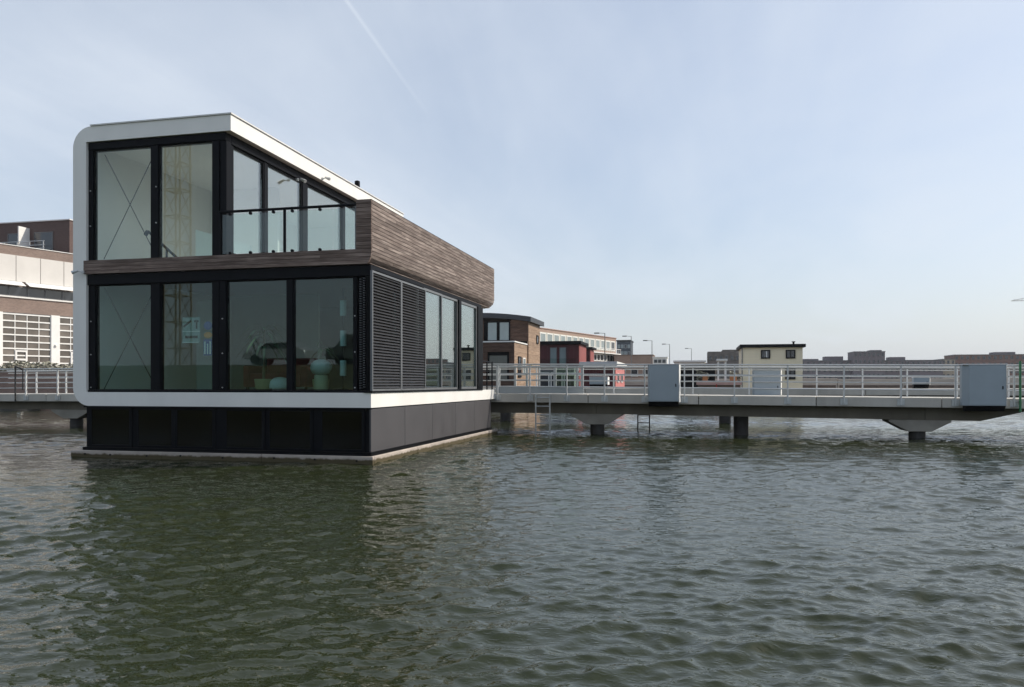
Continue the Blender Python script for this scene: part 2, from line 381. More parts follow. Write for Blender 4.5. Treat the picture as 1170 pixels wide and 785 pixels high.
# ------------------------------------------------------------------ the houseboat
house = thing('houseboat', (-3.7, 5.5, 0), 'two-storey white and brown modern houseboat with big dark-framed windows, nearest on the water', 'houseboat')
D = 11.0
def arc(cx, cz, r, a0, a1, n=10):
    return [(cx+r*math.cos(rad(a0+(a1-a0)*i/n)), cz+r*math.sin(rad(a0+(a1-a0)*i/n))) for i in range(n+1)]
# white C-shaped shell: floor band, left wall, roof slab
prof = [(-3.45, 7.95)] + arc(-7.22, 7.45, .5, 90, 180) + arc(-7.27, 1.68, .45, 180, 270) + [(0, 1.23), (0, 1.56), (-7.35, 1.56), (-7.35, 7.58), (-3.45, 7.58)]
MB().prism(prof, 'y', 0, D).build('white_shell', white_render, house, smooth=True)
e = MB(); e.box(-7.22, -3.42, -.03, .05, 7.955, 7.985); e.box(-3.47, -3.42, .05, D, 7.955, 7.985); e.build('roof_trim', trim_m, house)
MB().box(-7.2, -3.5, .1, D-.05, 7.951, 7.965).build('roof_membrane', pm('roof_felt', (.12, .12, .12), .9, .2, 2), house)
fl = MB().lathe((-4.25, 8.75, 7.96), [(.075, 0), (.065, .50), (.09, .50), (.09, .68), (.03, .71)], 14).build('flue_pipe', anthracite, house, smooth=True)

# hull and concrete pontoon
B('hull', (-7.42, -.045, .10, 10.5, .18, 1.225), anthracite, house)
for k in range(5):
    y0 = -.0 + k*2.09; y1 = min(10.46, y0+2.083)
    B('hull_panel', (-.04, 0.0, y0+.004, y1-.004, .25, 1.2), dark_grey, house, .004)
bw = [(-7.25, -6.2), (-5.95, -5.05), (-4.9, -3.97), (-3.6, -2.7), (-2.5, -1.5), (-1.2, -.25)]
for a, b in bw:
    m = MB(); w = .07
    m.box(a-w, b+w, .06, .099, .25, .30); m.box(a-w, b+w, .06, .099, 1.14, 1.19); m.box(a-w, a, .06, .099, .30, 1.14); m.box(b, b+w, .06, .099, .30, 1.14)
    o = m.build('basement_window', anthracite, house)
    B('pane', (a+.002, b-.002, .075, .085, .302, 1.138), pane_dark, o)
e = MB(); e.box(-7.42, 0.0, -.03, .02, .17, .245); e.box(-7.42, .0, .0, .1, 1.192, 1.228); e.box(.001, .02, -.03, 10.5, .17, .245); e.build('base_trim', black_m, house)
B('pontoon', (-7.65, -.01, .02, 11.02, -.8, .155), pm('wet_concrete', (.05, .045, .03), .5, .3, 3), house)
xs = [-7.72, -5.2, -2.62, .08]
for i in range(3):
    B('concrete_block', (xs[i]+.003, xs[i+1]-.003, -.08, .018, -.30, .165), ledge_m, house, .012)
ys = [.018, 2.75, 4.85, 6.9, 8.85, 11.08]
for i in range(5):
    B('concrete_block', (-.008, .08, ys[i]+.004, ys[i+1]-.004, -.30, .165), ledge_m, house, .012)
bo = MB().tube((0, -.10, 0), (0, -.075, 0), .022, 8).build('bolt', black_m, house); bo.location = (-7.3, -.0875, .06)
for i, x in enumerate((-6.6, -5.6, -4.7, -3.6, -2.3, -1.3, -.3)): dup(bo, (x+7.3, 0, random.uniform(-.02, .02)), house)

# ---- floors, interior walls
wall_i = pm('interior_wall', (.80, .82, .79), .8, .06, .8)
wall_m = pm('interior_mid_wall', (.42, .45, .42), .8, .06, .8)
wall_d = pm('interior_dark_wall', (.18, .20, .20), .8, .1, .8)
ceil_d = pm('ceiling_wood', (.20, .16, .13), .7, .15, 2)
B('ground_floor', (-7.34, -.16, .22, 9.2, 1.562, 1.60), wood_floor, house)
B('storey_slab', (-7.345, -.15, .12, 10.7, 4.42, 4.69), ceil_d, house)
B('upper_floor', (-7.345, -3.9, .25, 10.85, 4.692, 4.73), pm('pale_floor', (.72, .70, .64), .5, .1, 1), house)
B('rear_wall', (-7.34, -.05, 9.22, 9.35, 1.562, 4.415), wall_d, house)
B('partition_wall', (-7.34, -3.9, 5.2, 5.3, 1.602, 4.415), wall_m, house)
B('cupboard_wall', (-6.15, -5.2, 2.6, 2.75, 1.602, 4.0), wall_m, house)
B('upper_rear_wall', (-7.34, -3.85, 10.86, 10.98, 4.69, 7.575), wall_i, house)
B('upper_partition', (-7.34, -5.1, 5.0, 5.1, 4.732, 7.575), wall_i, house)
MB().prism([(-5.55, 4.732), (-4.0, 4.732), (-4.0, 5.25), (-5.55, 5.72)], 'y', 1.7, 1.78).build('stair_parapet', pm('parapet_green_white', (.70, .78, .73), .6, .03), house)
e = MB(); e.bar((-6.65, 1.3, 5.65), (-5.7, 1.3, 4.85), .05, .05); e.tube((-6.65, 1.3, 5.65), (-6.72, 1.3, 5.55), .05); e.bar((-6.1, 1.3, 5.18), (-6.1, 1.3, 4.72), .04, .04); e.build('stair_handrail', anthracite, house)
# tension rods
for z0, z1 in ((4.80, 7.36), (1.62, 4.10)):
    for a, b in (((-7.12, z0), (-5.66, z1)), ((-7.12, z1), (-5.66, z0))):
        yy = .32 if a[1] == z0 else .35
        MB().tube((a[0], yy, a[1]), (b[0], yy, b[1]), .010, 6).build('tension_rod', anthracite, house)

# ---- glazing helpers
def unit_front(x0, x1, z0, z1, y, mat, fm, fw=.05, fd=.09, name='window'):
    m = MB(); m.box(x0, x1, y, y+fd, z0, z0+fw); m.box(x0, x1, y, y+fd, z1-fw, z1); m.box(x0, x0+fw, y, y+fd, z0+fw, z1-fw); m.box(x1-fw, x1, y, y+fd, z0+fw, z1-fw)
    o = m.build(name, fm, house)
    B('pane', (x0+fw+.002, x1-fw-.002, y+fd*.4, y+fd*.4+.02, z0+fw+.002, z1-fw-.002), mat, o); return o
def unit_side(y0, y1, z0, z1, x, mat, fm, fw=.05, fd=.09, name='window'):
    m = MB(); m.box(x-fd, x, y0, y1, z0, z0+fw); m.box(x-fd, x, y0, y1, z1-fw, z1); m.box(x-fd, x, y0, y0+fw, z0+fw, z1-fw); m.box(x-fd, x, y1-fw, y1, z0+fw, z1-fw)
    o = m.build(name, fm, house)
    B('pane', (x-fd*.4-.02, x-fd*.4, y0+fw+.002, y1-fw-.002, z0+fw+.002, z1-fw-.002), mat, o); return o
# upper front
B('window_beam', (-7.345, -3.62, .06, .30, 7.40, 7.578), anthracite, house, .01)
B('window_jamb', (-7.345, -7.22, .07, .24, 4.70, 7.398), anthracite, house, .008)
B('mullion', (-5.62, -5.42, .07, .24, 4.70, 7.398), anthracite, house, .008)
e = MB(); e.box(-3.98, -3.80, .07, .26, 4.70, 7.398); e.box(-3.78, -3.62, .09, .30, 4.70, 7.398); e.build('corner_post', anthracite, house, bevel=.008)
unit_front(-7.218, -5.622, 4.705, 7.396, .10, pane_m, anthracite, .018)
unit_front(-5.418, -3.982, 4.705, 7.396, .10, pane_m, anthracite, .018)
# upper side glazing along the terrace
B('window_beam', (-3.84, -3.62, .305, 10.95, 7.36, 7.578), anthracite, house, .01)
B('window_sill', (-3.84, -3.64, .305, 10.95, 4.70, 4.80), anthracite, house, .01)
ps = [(.305, .42), (1.80, 1.96), (3.80, 4.08), (6.35, 6.52), (8.6, 8.8), (10.8, 10.95)]
for a, b in ps: B('mullion', (-3.83, -3.65, a, b, 4.802, 7.358), anthracite, house, .006)
for i in range(5): unit_side(ps[i][1]+.002, ps[i+1][0]-.002, 4.803, 7.356, -3.67, pane_terrace, anthracite, .04)

# lower front
B('screen_box', (-7.345, -.02, .03, .25, 4.14, 4.385), anthracite, house, .01)
B('window_sill', (-7.345, -.02, .05, .22, 1.561, 1.61), anthracite, house, .004)
B('window_jamb', (-7.345, -7.16, .07, .24, 1.612, 4.138), anthracite, house, .008)
B('mullion', (-5.62, -5.37, .07, .24, 1.612, 4.138), anthracite, house, .008)
e = MB(); e.box(-3.98, -3.80, .07, .24, 1.612, 4.138); e.box(-3.785, -3.62, .06, .24, 1.612, 4.138); e.build('mullion', anthracite, house, bevel=.008)
B('mullion', (-2.08, -1.93, .07, .24, 1.612, 4.138), anthracite, house, .008)
B('window_jamb', (-.45, -.36, .06, .24, 1.612, 4.138), anthracite, house, .008)
B('corner_post', (-.15, -.02, .04, .2, 1.612, 4.138), black_m, house, .008)
B('corner_post', (-.34, -.16, .14, .2, 1.612, 4.138), black_m, house)
lf = [(-7.158, -5.622), (-5.368, -3.982), (-3.618, -2.082), (-1.928, -.452)]
for a, b in lf: unit_front(a, b, 1.614, 4.136, .10, pane_low, anthracite, .018)
m = MB()
for k in range(46):
    z = 1.66+k*.0535; m.box(-.30, -.255, .055, .135, z, z+.014); m.box(-.215, -.175, .055, .135, z+.02, z+.036)
tag(m.build('louvre_edge', frame_grey, house), kind='stuff')
bt = MB().tube((0, -.012, 0), (0, .012, 0), .014, 8).build('bolt', galv, house)
bt.location = (-7.26, .055, 1.66)
for x in (-7.26, -3.70, -.405):
    for z in (1.66, 2.45, 3.25):
        if (x, z) != (-7.26, 1.66): dup(bt, (x+7.26, 0, z-1.66), house)
for x, z in ((-7.28, 5.55), (-7.28, 6.40), (-5.46, 6.40), (-5.46, 5.55)): dup(bt, (x+7.26, .005, z-1.66), house)

# lower side: two louvre panels, then glazing
for y0, y1 in ((-.04, 1.725), (1.735, 3.49)):
    m = MB(); w = .045
    m.box(.0, .05, y0, y1, 1.60, 1.60+w); m.box(.0, .05, y0, y1, 4.25-w, 4.25); m.box(.0, .05, y0, y0+w, 1.60+w, 4.25-w); m.box(.0, .05, y1-w, y1, 1.60+w, 4.25-w)
    o = m.build('louvre_panel', frame_grey, house)
    n = 38; z0 = 1.69; dz = (4.18-z0)/(n-1)
    sl = MB().add([(.044, y0+w, -.030), (.050, y0+w, -.026), (.006, y0+w, .030), (.0, y0+w, .026), (.044, y1-w, -.030), (.050, y1-w, -.026), (.006, y1-w, .030), (.0, y1-w, .026)],
                  [(0, 1, 2, 3), (7, 6, 5, 4), (0, 4, 5, 1), (1, 5, 6, 2), (2, 6, 7, 3), (3, 7, 4, 0)]).build('slat', louvre_m, o)
    sl.location.z = z0-.03
    WM[sl.name] = Matrix.Translation(sl.location)
    for k in range(1, n): dup(sl, (0, 0, k*dz), o)
for a, b in ((.21, 1.72), (1.76, 3.44)): unit_side(a, b, 1.61, 4.30, -.05, pane_side, anthracite, .05)
B('window_jamb', (-.15, -.052, 3.442, 3.515, 1.61, 4.30), anthracite, house)
B('window_sill', (-.16, .03, -.03, 9.3, 1.561, 1.598), anthracite, house)
B('screen_box', (-.20, -.03, .25, 9.3, 4.302, 4.418), anthracite, house)
unit_side(3.52, 5.05, 1.60, 4.29, -.015, pane_side, frame_grey, .06)
unit_side(5.06, 6.60, 1.60, 4.29, -.035, pane_side, frame_grey, .06)
B('mullion', (-.14, .012, 6.605, 6.86, 1.60, 4.30), black_m, house, .01)
unit_side(6.865, 8.74, 1.60, 4.29, -.03, pane_side, frame_grey, .07)
B('mullion', (-.14, .012, 8.745, 9.34, 1.60, 4.30), black_m, house, .01)
# porch railing at the back
pr = MB()
for y in (9.5, 10.2, 10.9): pr.box(-.10, -.06, y-.02, y+.02, 1.56, 2.55)
for z in (2.53, 2.2, 1.9, 1.7): pr.tube((-.08, 9.5, z), (-.08, 10.9, z), .015, 6)
pr.build('porch_railing', anthracite, house)

# ---- thermowood cladding: strip along the front, cheek at the corner, long parapet band on the side
B('parapet_core', (-.30, -.032, .03, 10.78, 4.71, 5.79), black_m, house)
B('parapet_core', (-3.6, -.32, 10.66, 10.78, 4.71, 5.79), black_m, house)
B('terrace_deck', (-3.62, -.31, .06, 10.64, 4.70, 4.745), wood_side, house)
B('parapet_cap', (-.33, .005, .0, 10.82, 5.80, 5.822), anthracite, house)
front = empty('front_cladding', (-3.7, 0, 4.4)); setp(front, house); front.location = (-3.7, 0, 4.4)
def xr(z):                                  # right-hand outline follows the curved lower edge
    return .026 if z >= 4.68 else .026-.15*(1-math.sqrt(max(0, 1-((4.68-z)/.30)**2)))
rows = [4.395+i*.0814 for i in range(5)]
for i in range(4):
    z0, z1 = rows[i]+.003, rows[i+1]-.003
    cuts = [-7.385] + sorted(random.uniform(-6.6, -.9) for _ in range(2)) + [None]
    for a, b in zip(cuts[:-1], cuts[1:]):
        q = [(a+.002, z0), (b-.002 if b else xr(z0), z0), (b-.002 if b else xr((z0+z1)/2), (z0+z1)/2), (b-.002 if b else xr(z1), z1), (a+.002, z1)]
        MB().prism(q, 'y', -.045, -.004+random.uniform(-.004, .002)).build('plank', wood_front, front)
z = rows[4]; nrow = 13; hh = (5.80-z)/nrow
for i in range(nrow):
    B('plank', (-.335, .026, -.045+random.uniform(-.003, .003), .0, z+i*hh+.003, z+(i+1)*hh-.003), wood_front, front, .003)
side = empty('side_cladding', (0, 5.4, 4.4)); setp(side, house); side.location = (0, 5.4, 4.4)
# section of the band, from the top down the face and round the curved bottom
sec = [(.026, 5.80-i*.0861) for i in range(14)]
sec += [(.026-.30*(1-math.cos(rad(a))), 4.68-.28*math.sin(rad(a))) for a in (17, 34, 51, 68, 88)]
nrm = []
for i in range(len(sec)-1):
    p, q = Vector(sec[i]), Vector(sec[i+1]); d = (q-p).normalized(); nr = Vector((-d.y, d.x)); nr = nr if nr.x > 0 or nr.y < -.5 else -nr
    inn = -nr*.026; pr_ = random.uniform(-.003, .003)
    g = d*.006
    y = .002; first = True
    zm = (p.y+q.y)/2; ye = 10.80 if zm > 4.78 else 10.80-.34*(1-math.sqrt(max(0, 1-((4.78-zm)/.40)**2)))
    while y < ye-.01:
        ln = random.uniform(1.6, 4.2) if not first else random.uniform(.6, 3.2); first = False
        y1 = min(ye, y+ln)
        if ye-y1 < .5: y1 = ye
        pr2 = nr*random.uniform(-.003, .003)
        a, b = p+g+pr2, q-g+pr2
        MB().prism([tuple(a), tuple(b), tuple(b+inn), tuple(a+inn)], 'y', y+.0015, y1-.0015).build('plank', wood_side, side)
        y = y1
B('soffit', (-.26, -.02, .0, 10.40, 4.40, 4.415), wood_side, house)
for i in range(9):
    B('plank', (-3.6, .0, 10.785, 10.815, 4.72+i*.12+.003, 4.72+(i+1)*.12-.003), wood_front, side)
B('rear_fascia', (-3.6, -.30, 10.70, 10.78, 4.42, 4.705), black_m, house)

# ---- glass balustrade
bal = empty('balustrade', (-2, .05, 4.72)); setp(bal, house); bal.location = (-2, .05, 4.72)
B('handrail', (-3.80, -.34, .03, .09, 5.70, 5.755), anthracite, bal, .012)
B('post', (-2.15, -2.09, .04, .08, 4.725, 5.698), anthracite, bal, .004)
B('post', (-.395, -.345, .03, .09, 4.725, 5.698), frame_grey, bal, .004)
B('post', (-3.78, -3.73, .02, .07, 4.725, 5.698), anthracite, bal, .004)
for a, b in ((-3.70, -2.17), (-2.07, -.94), (-.925, -.41)): B('glass_panel', (a, b, .054, .066, 4.76, 5.66), pane_bal, bal)
cl = MB().tube((-3.5, .035, 5.665), (-3.5, .085, 5.665), .035, 10).build('clamp', anthracite, bal)
for x in (-3.5, -2.98, -2.40, -1.93, -1.25):
    if x != -3.5: dup(cl, (x+3.5, 0, 0), bal)
    dup(cl, (x+3.5, 0, -.90), bal)
# small spotlights
def spot(p, d, s=1.0):
    p = Vector(p); d = Vector(d).normalized()
    m = MB(); m.tube(p, p+d*.16*s, .012, 6); m.tube(p+d*.12*s+Vector((0, 0, .02)), p+d*.28*s+Vector((0, 0, -.05)), .03*s, 10, .05*s)
    m.box(p.x-.03, p.x+.03, p.y-.03, p.y+.03, p.z-.03, p.z+.03)
    return m.build('spotlight', galv, house)
spot((-3.58, 3.35, 7.30), (1, -.2, -.1)); spot((-3.44, 4.55, 7.62), (1, -.2, .05), .9)
spot((-7.37, -.06, 4.44), (-.9, -.7, .1), .9)
# paper stickers on the second lower pane
stk = pm('sticker_white', (.7, .74, .73), .6, .05); stb = pm('sticker_blue', (.03, .08, .30), .5, .1); sto = pm('sticker_orange', (.80, .30, .05), .5, .1); ink = pm('sticker_ink', (.01, .012, .016), .6, .1)
s1 = B('window_sticker', (-4.83, -4.36, .165, .168, 2.72, 3.32), pm('sticker_film', (.30, .36, .35), .6, .08), house)
m = MB(); m.bar((-4.80, .162, 3.10), (-4.60, .162, 3.24), .004, .05); m.box(-4.52, -4.40, .160, .163, 3.20, 3.25); m.box(-4.47, -4.43, .160, .163, 3.05, 3.20); m.box(-4.76, -4.42, .160, .163, 2.83, 2.89)
m.build('sticker_mark', ink, s1)
m = MB(); m.box(-4.83, -4.36, .160, .163, 2.98, 3.0); m.box(-4.83, -4.40, .160, .163, 2.72, 2.74); m.build('sticker_line', stk, s1)
s2_ = B('window_sticker', (-4.27, -4.05, .165, .168, 2.42, 2.80), stb, house)
m = MB()
for i in range(3): m.box(-4.25+i*.07, -4.21+i*.07, .160, .163, 2.45, 2.75-.05*(i % 2))
m.build('sticker_mark', stk, s2_)
def oval(name, cx, cz, rx, rz, mt): return MB().prism([(cx+rx*math.cos(2*math.pi*i/20), cz+rz*math.sin(2*math.pi*i/20)) for i in range(20)], 'y', .165, .168).build(name, mt, house)
oval('window_sticker', -4.15, 3.12, .115, .10, stb); oval('window_sticker', -4.15, 2.90, .11, .07, sto)

# ---- things inside, seen through the panes
lampglass = pm('opal_glass', (.46, .52, .50), .4, .05)
t = thing('globe_lamp', (-1.57, .75, 1.602), 'round white globe lamp on a cylinder base behind the right lower window', 'lamp')
MB().lathe((-1.57, .75, 1.603), [(.155, 0), (.165, .02), (.155, .34), (.15, .36)], 24).build('base', pm('lamp_base', (.40, .42, .28), .5, .05), t, smooth=True)
MB().lathe((-1.57, .75, 1.964), [(.10, 0), (.19, .04), (.24, .12), (.25, .18), (.22, .27), (.14, .34), (.04, .37)], 24).build('globe', lampglass, t, smooth=True)
t = thing('dome_lamp', (-2.60, .7, 1.602), 'low pale dome lamp on the floor beside the potted palm', 'lamp')
MB().lathe((-2.60, .7, 1.603), [(.17, 0), (.18, .02), (.17, .05)], 24).build('base', white_paint, t, smooth=True)
MB().lathe((-2.60, .7, 1.654), [(.24, 0), (.25, .08), (.22, .17), (.14, .24), (.03, .265)], 24).build('shade', lampglass, t, smooth=True)
t = thing('paper_lantern', (-1.13, 1.0, 1.602), 'three pale paper lantern shades stacked on one thin stand by the right lower window', 'lamp')
lm = MB(); lm.tube((-1.13, 1.0, 1.60), (-1.13, 1.0, 4.0), .012, 8); lm.lathe((-1.13, 1.0, 1.603), [(.20, 0), (.20, .02), (.02, .03)], 20); lm.build('stand', anthracite, t)
for z_ in (1.95, 2.65, 3.36): MB().lathe((-1.13, 1.0, z_), [(.075, 0), (.075, .36)], 20).build('shade', pm('paper_shade', (.55, .66, .66), .8, .04), t, smooth=True)
t = thing('sofa', (-3.0, 2.0, 1.602), 'dark red sofa behind the third lower window', 'sofa')
red_f = pm('red_fabric', (.16, .022, .016), .85, .2, 5)
for nm, b in (('seat', (-3.9, -2.5, 1.5, 2.3, 1.68, 2.02)), ('backrest', (-3.9, -2.5, 2.3, 2.5, 1.68, 2.42)), ('armrest', (-2.5, -2.32, 1.5, 2.5, 1.68, 2.22)), ('armrest', (-4.08, -3.9, 1.5, 2.5, 1.68, 2.22))): B(nm, b, red_f, t, .04, 2)
for x in (-4.0, -2.4):
    for y in (1.6, 2.4): B('leg', (x-.03, x+.03, y-.03, y+.03, 1.602, 1.678), black_m, t)
leaf_m = pm('palm_leaf', (.11, .19, .10), .5, .3, 4)
def palm(name, x, y, z, h, label, nl=22, spread=.55):
    t = thing(name, (x, y, z), label, 'plant')
    MB().lathe((x, y, z+.001), [(.15, 0), (.19, .05), (.21, .26), (.20, .27), (.17, .25)], 20).build('pot', pm('ochre_pot', (.38, .34, .18), .6, .1), t, smooth=True)
    MB().tube((x, y, z+.22), (x+.03, y, z+h*.55), .035, 8, .02).build('stem', pm('palm_stem', (.14, .10, .06), .8, .2), t)
    m = MB(); r = random.Random(int(x*100))
    for k in range(nl):
        a = r.uniform(0, 2*math.pi); zz = z+h*r.uniform(.38, .58); L_ = spread*r.uniform(.7, 1.2); up = r.uniform(.1, .6)
        pts = [Vector((x+.03+math.cos(a)*L_*s, y+math.sin(a)*L_*s, zz+up*L_*1.6*s-L_*1.1*s*s)) for s in (0, .3, .6, .85, 1)]
        pw = [.012, .03, .03, .02, .003]; sd_ = Vector((-math.sin(a), math.cos(a), 0))
        vv = []
        for p_, w_ in zip(pts, pw): vv += [p_-sd_*w_, p_+sd_*w_]
        m.add(vv, [(2*i, 2*i+1, 2*i+3, 2*i+2) for i in range(4)])
    m.build('leaves', leaf_m, t, smooth=True)
palm('potted_palm', -2.98, .62, 1.602, 2.6, 'tall potted palm behind the third lower window', 40, .62)
palm('potted_palm', -2.0, 1.6, 1.602, 1.9, 'leafy potted plant half hidden behind the middle window post', 18, .5)

# ------------------------------------------------------------------ the footbridge behind the houseboat
def zt(x): return 1.43-.0075*x if x >= 0 else 1.43+.004*x
def zb(x):
    if x < 0: return .76+.003*x+.0
    if x < 15.7: return .75-.0105*x
    return min(.585+(x-15.7)*.245, .90)
bridge = thing('footbridge', (0, 12.5, 0), 'long pale concrete footbridge with steel railings behind the houseboat', 'footbridge')
def ramp(name, x0, x1, y0, y1, f0, f1, mat, parent, bevel=0):
    return MB().prism([(x0, f0(x0)), (x1, f0(x1)), (x1, f1(x1)), (x0, f1(x0))], 'y', y0, y1).build(name, mat, parent, bevel=bevel)
jx = [3.32+3.72*k for k in range(-9, 7)]
for a, b in zip(jx[:-1], jx[1:]):
    ramp('fascia_panel', a+.012, b-.012, 11.02, 11.16, lambda x: zt(x)-.31, lambda x: zt(x), concrete_l, bridge, .01)
    ramp('fascia_panel', a+.012, b-.012, 14.0, 14.14, lambda x: zt(x)-.31, lambda x: zt(x), concrete_l, bridge, .01)
    ramp('deck_slab', a+.004, b-.004, 11.165, 13.995, lambda x: zt(x)-.2, lambda x: zt(x)-.015, deck_m, bridge)
bx = [-30, -18.3, -7, 3.55, 14.1, 15.7, 16.98, 25]
for a, b in zip(bx[:-1], bx[1:]):
    g_ = 0 if a in (15.7, 16.98) else .008
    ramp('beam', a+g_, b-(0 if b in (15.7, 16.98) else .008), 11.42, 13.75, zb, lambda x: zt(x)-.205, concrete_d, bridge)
def pier(x, w, cap=True, y0=11.43):
    o = empty('pier', (x, 12.4, -1)); setp(o, bridge); o.location = (x, 12.4, -1)
    t_ = zb(x)-.004
    if cap:
        pts = [(x-w, t_), (x-w, t_-.06), (x-.34, t_-.37), (x+.34, t_-.37), (x+w, t_-.06), (x+w, t_)]
        MB().prism(pts, 'y', y0, 12.4).build('cap', pm('cap_concrete', (.30, .28, .245), .9, .2, 1.5, .2, 40), o, bevel=.01)
    for y in ((y0+.35,) if cap else (y0+.8,)): MB().lathe((x, y, -2.0), [(.25, 0), (.25, 2.0+t_-(.375 if cap else .0))], 20).build('pile', pile_m, o, smooth=True)
pier(3.55, .88); pier(13.95, .92, True, 11.425); pier(8.48, .5, False, 11.5); pier(-18.2, .95, True)
pier(-7, .9); pier(22, .9)
# railings: posts, handrails, bars
def railing(y, posts, x0, x1, parent_name='railing', ypost=None, brk=True):
    rl = empty(parent_name, ((x0+x1)/2, y, 1.4)); setp(rl, bridge); rl.location = ((x0+x1)/2, y, 1.4)
    for x in posts:
        m = MB(); z0 = zt(x)
        m.box(x-.022, x+.022, y-.04, y+.04, z0-.24 if brk else z0, z0+1.0)
        m.build('post', rail_white, rl, bevel=.004)
        if brk:
            mm = MB(); mm.box(x-.11, x+.11, y-.006, y+.012, z0-.26, z0-.05)
            for dx in (-.08, .08):
                for dz in (-.22, -.09): mm.tube((x+dx, y-.03, z0+dz), (x+dx, y, z0+dz), .014, 6)
            mm.build('bracket', galv, rl)
    xs_ = [x0]+[v for v in (0.0,) if x0 < 0 < x1]+[x1]
    for a, b in zip(xs_[:-1], xs_[1:]):
        ramp('handrail', a, b, y-.055, y+.055, lambda x: zt(x)+1.002, lambda x: zt(x)+1.05, rail_white, rl, .01)
        for h in (.92, .69, .47, .24):
            MB().tube((a, y+.055, zt(a)+h), (b, y+.055, zt(b)+h), .019, 6).build('rail', rail_white, rl)
near_posts = [.1, 1.27, 2.58, 3.89, 5.26, 6.58, 8.2, 9.88, 11.6, 13.29, 14.86, 16.5, 18.2, -18.41, -19.96, -21.5, -16.9, -23]
railing(11.0, near_posts, -24, 19)
back_posts = [3.9, 5.4, 6.85, 8.86, 11.2, 12.74, 14.2, 15.8, 17.4, 2.4, .9, -17.6, -19.2, -20.8, -22.4]
railing(14.05, back_posts, -24, 19, brk=False)

gate = thing('gangway_gate', (1.5, 11.35, zt(1.5)), 'grey framed gangway gate panel on the bridge next to the houseboat', 'gate')
gm = pm('gate_paint', (.50, .53, .54), .45, .06, 3)
for a, b in ((-.04, .10), (.62, .70), (1.05, 1.13), (1.50, 1.56), (2.05, 2.15), (2.86, 2.93), (3.02, 3.12)): B('upright', (a, b, 11.32, 11.38, zt(1.5)+.26, zt(1.5)+.96), gm, gate, .006)
for h in (.93, .68, .45): B('crossbar', (-.04, 3.12, 11.30, 11.318, zt(1.5)+h, zt(1.5)+h+.05), gm, gate)
B('kick_panel', (-.04, 3.12, 11.325, 11.36, zt(1.5)-.0, zt(1.5)+.258), pm('kick_panel_grey', (.36, .40, .43), .5, .06), gate)
B('glass_panel', (2.16, 2.85, 11.34, 11.35, zt(1.5)+.27, zt(1.5)+.92), glass('frosted_panel', (.80, .88, .82), 1.0), gate)

def cabinet(name, x0, x1, y0, y1, z0, z1, label, ch=.06):
    t = thing(name, ((x0+x1)/2, (y0+y1)/2, z0), label, 'cabinet', 'grey-blue service cabinets')
    oc = [(x0+ch, y0), (x1-.012, y0), (x1, y0+ch), (x1, y1), (x0, y1), (x0, y0+ch)]
    MB().prism(oc, 'z', z0+.17, z1-.03).build('body', cab_m, t, bevel=.006)
    B('lid', (x0-.012, x1+.012, y0-.015, y1+.01, z1-.028, z1), cab_lit, t, .006)
    MB().prism([(y0+.13, z0), (y1-.01, z0), (y1-.01, z0+.165), (y0+.005, z0+.165)], 'x', x0+ch*.5, x1-.03).build('shaded_underside', anthracite, t)  # sloped underside, coloured near black for the shade below
    m = MB(); m.box(x0+ch+.005, x1-.06, y0-.008, y0-.001, z0+.20, z1-.06); d = m.build('door', cab_m, t, bevel=.003)
    MB().box(x1-.13, x1-.10, y0-.02, y0-.009, (z0+z1)/2-.05, (z0+z1)/2+.05).build('handle', anthracite, d)
    MB().prism([(x1-.01, y0-.012), (x1+.035, y0+.10), (x1+.035, y1-.005), (x1+.002, y1-.005), (x1+.002, y0+ch)], 'z', z0+.15, z1-.031).build('sunlit_edge', white_paint, t)  # white strip standing in for sun on the cabinet's right side
    return t
cabinet('service_cabinet', 5.38, 6.42, 10.62, 10.935, 1.0, 2.43, 'grey-blue service cabinet hung on the bridge railing, nearer to the houseboat', .05)
cabinet('service_cabinet', 14.96, 16.16, 10.58, 10.935, .92, 2.37, 'grey-blue service cabinet hung on the bridge railing near the green pole', .16)

def ladder(name, x0, x1, y, z0, z1, mat, label, hook=0.0):
    t = thing(name, ((x0+x1)/2, y, z0), label, 'ladder')
    for x in (x0, x1):
        MB().bar((x, y, z0), (x, y, z1), .045, .045).build('stile', mat, t)
        if hook: MB().bar((x, y, z1-.02), (x, y+hook, z1-.02), .045, .04).build('hook', mat, t)
    z = z1-.12
    while z > z0+.05:
        MB().tube((x0, y, z), (x1, y, z), .018, 8).build('rung', mat, t); z -= .30
ladder('boarding_ladder', 1.50, 2.0, 10.90, -.6, 1.40, galv, 'pale steel ladder into the water on the near side of the bridge', .12)
ladder('boarding_ladder', 4.80, 5.24, 14.22, -.6, 1.30, pile_m, 'dark steel ladder into the water on the far side of the bridge', -.10)
t = thing('green_pole', (16.62, 10.86, 0), 'green painted pole beside the bridge at the right edge', 'pole')
gp = pm('green_paint', (.03, .16, .07), .45, .1)
MB().tube((16.62, 10.86, .9), (16.62, 10.86, 2.46), .035, 10).build('shaft', gp, t); B('bracket', (16.58, 16.66, 10.89, 11.015, 1.2, 1.26), galv, t)
t = thing('lean_bar', (-20.3, 10.94, 1.34), 'dark bent post on the bridge railing at the left edge', 'post')
m = MB(); m.tube((-20.42, 10.93, 1.02), (-20.42, 10.93, 2.50), .03, 8); m.tube((-20.42, 10.93, 2.48), (-20.05, 10.93, 2.36), .03, 8); m.tube((-20.05, 10.93, 2.38), (-20.05, 10.93, 1.5), .02, 8); m.build('post', pile_m, t)

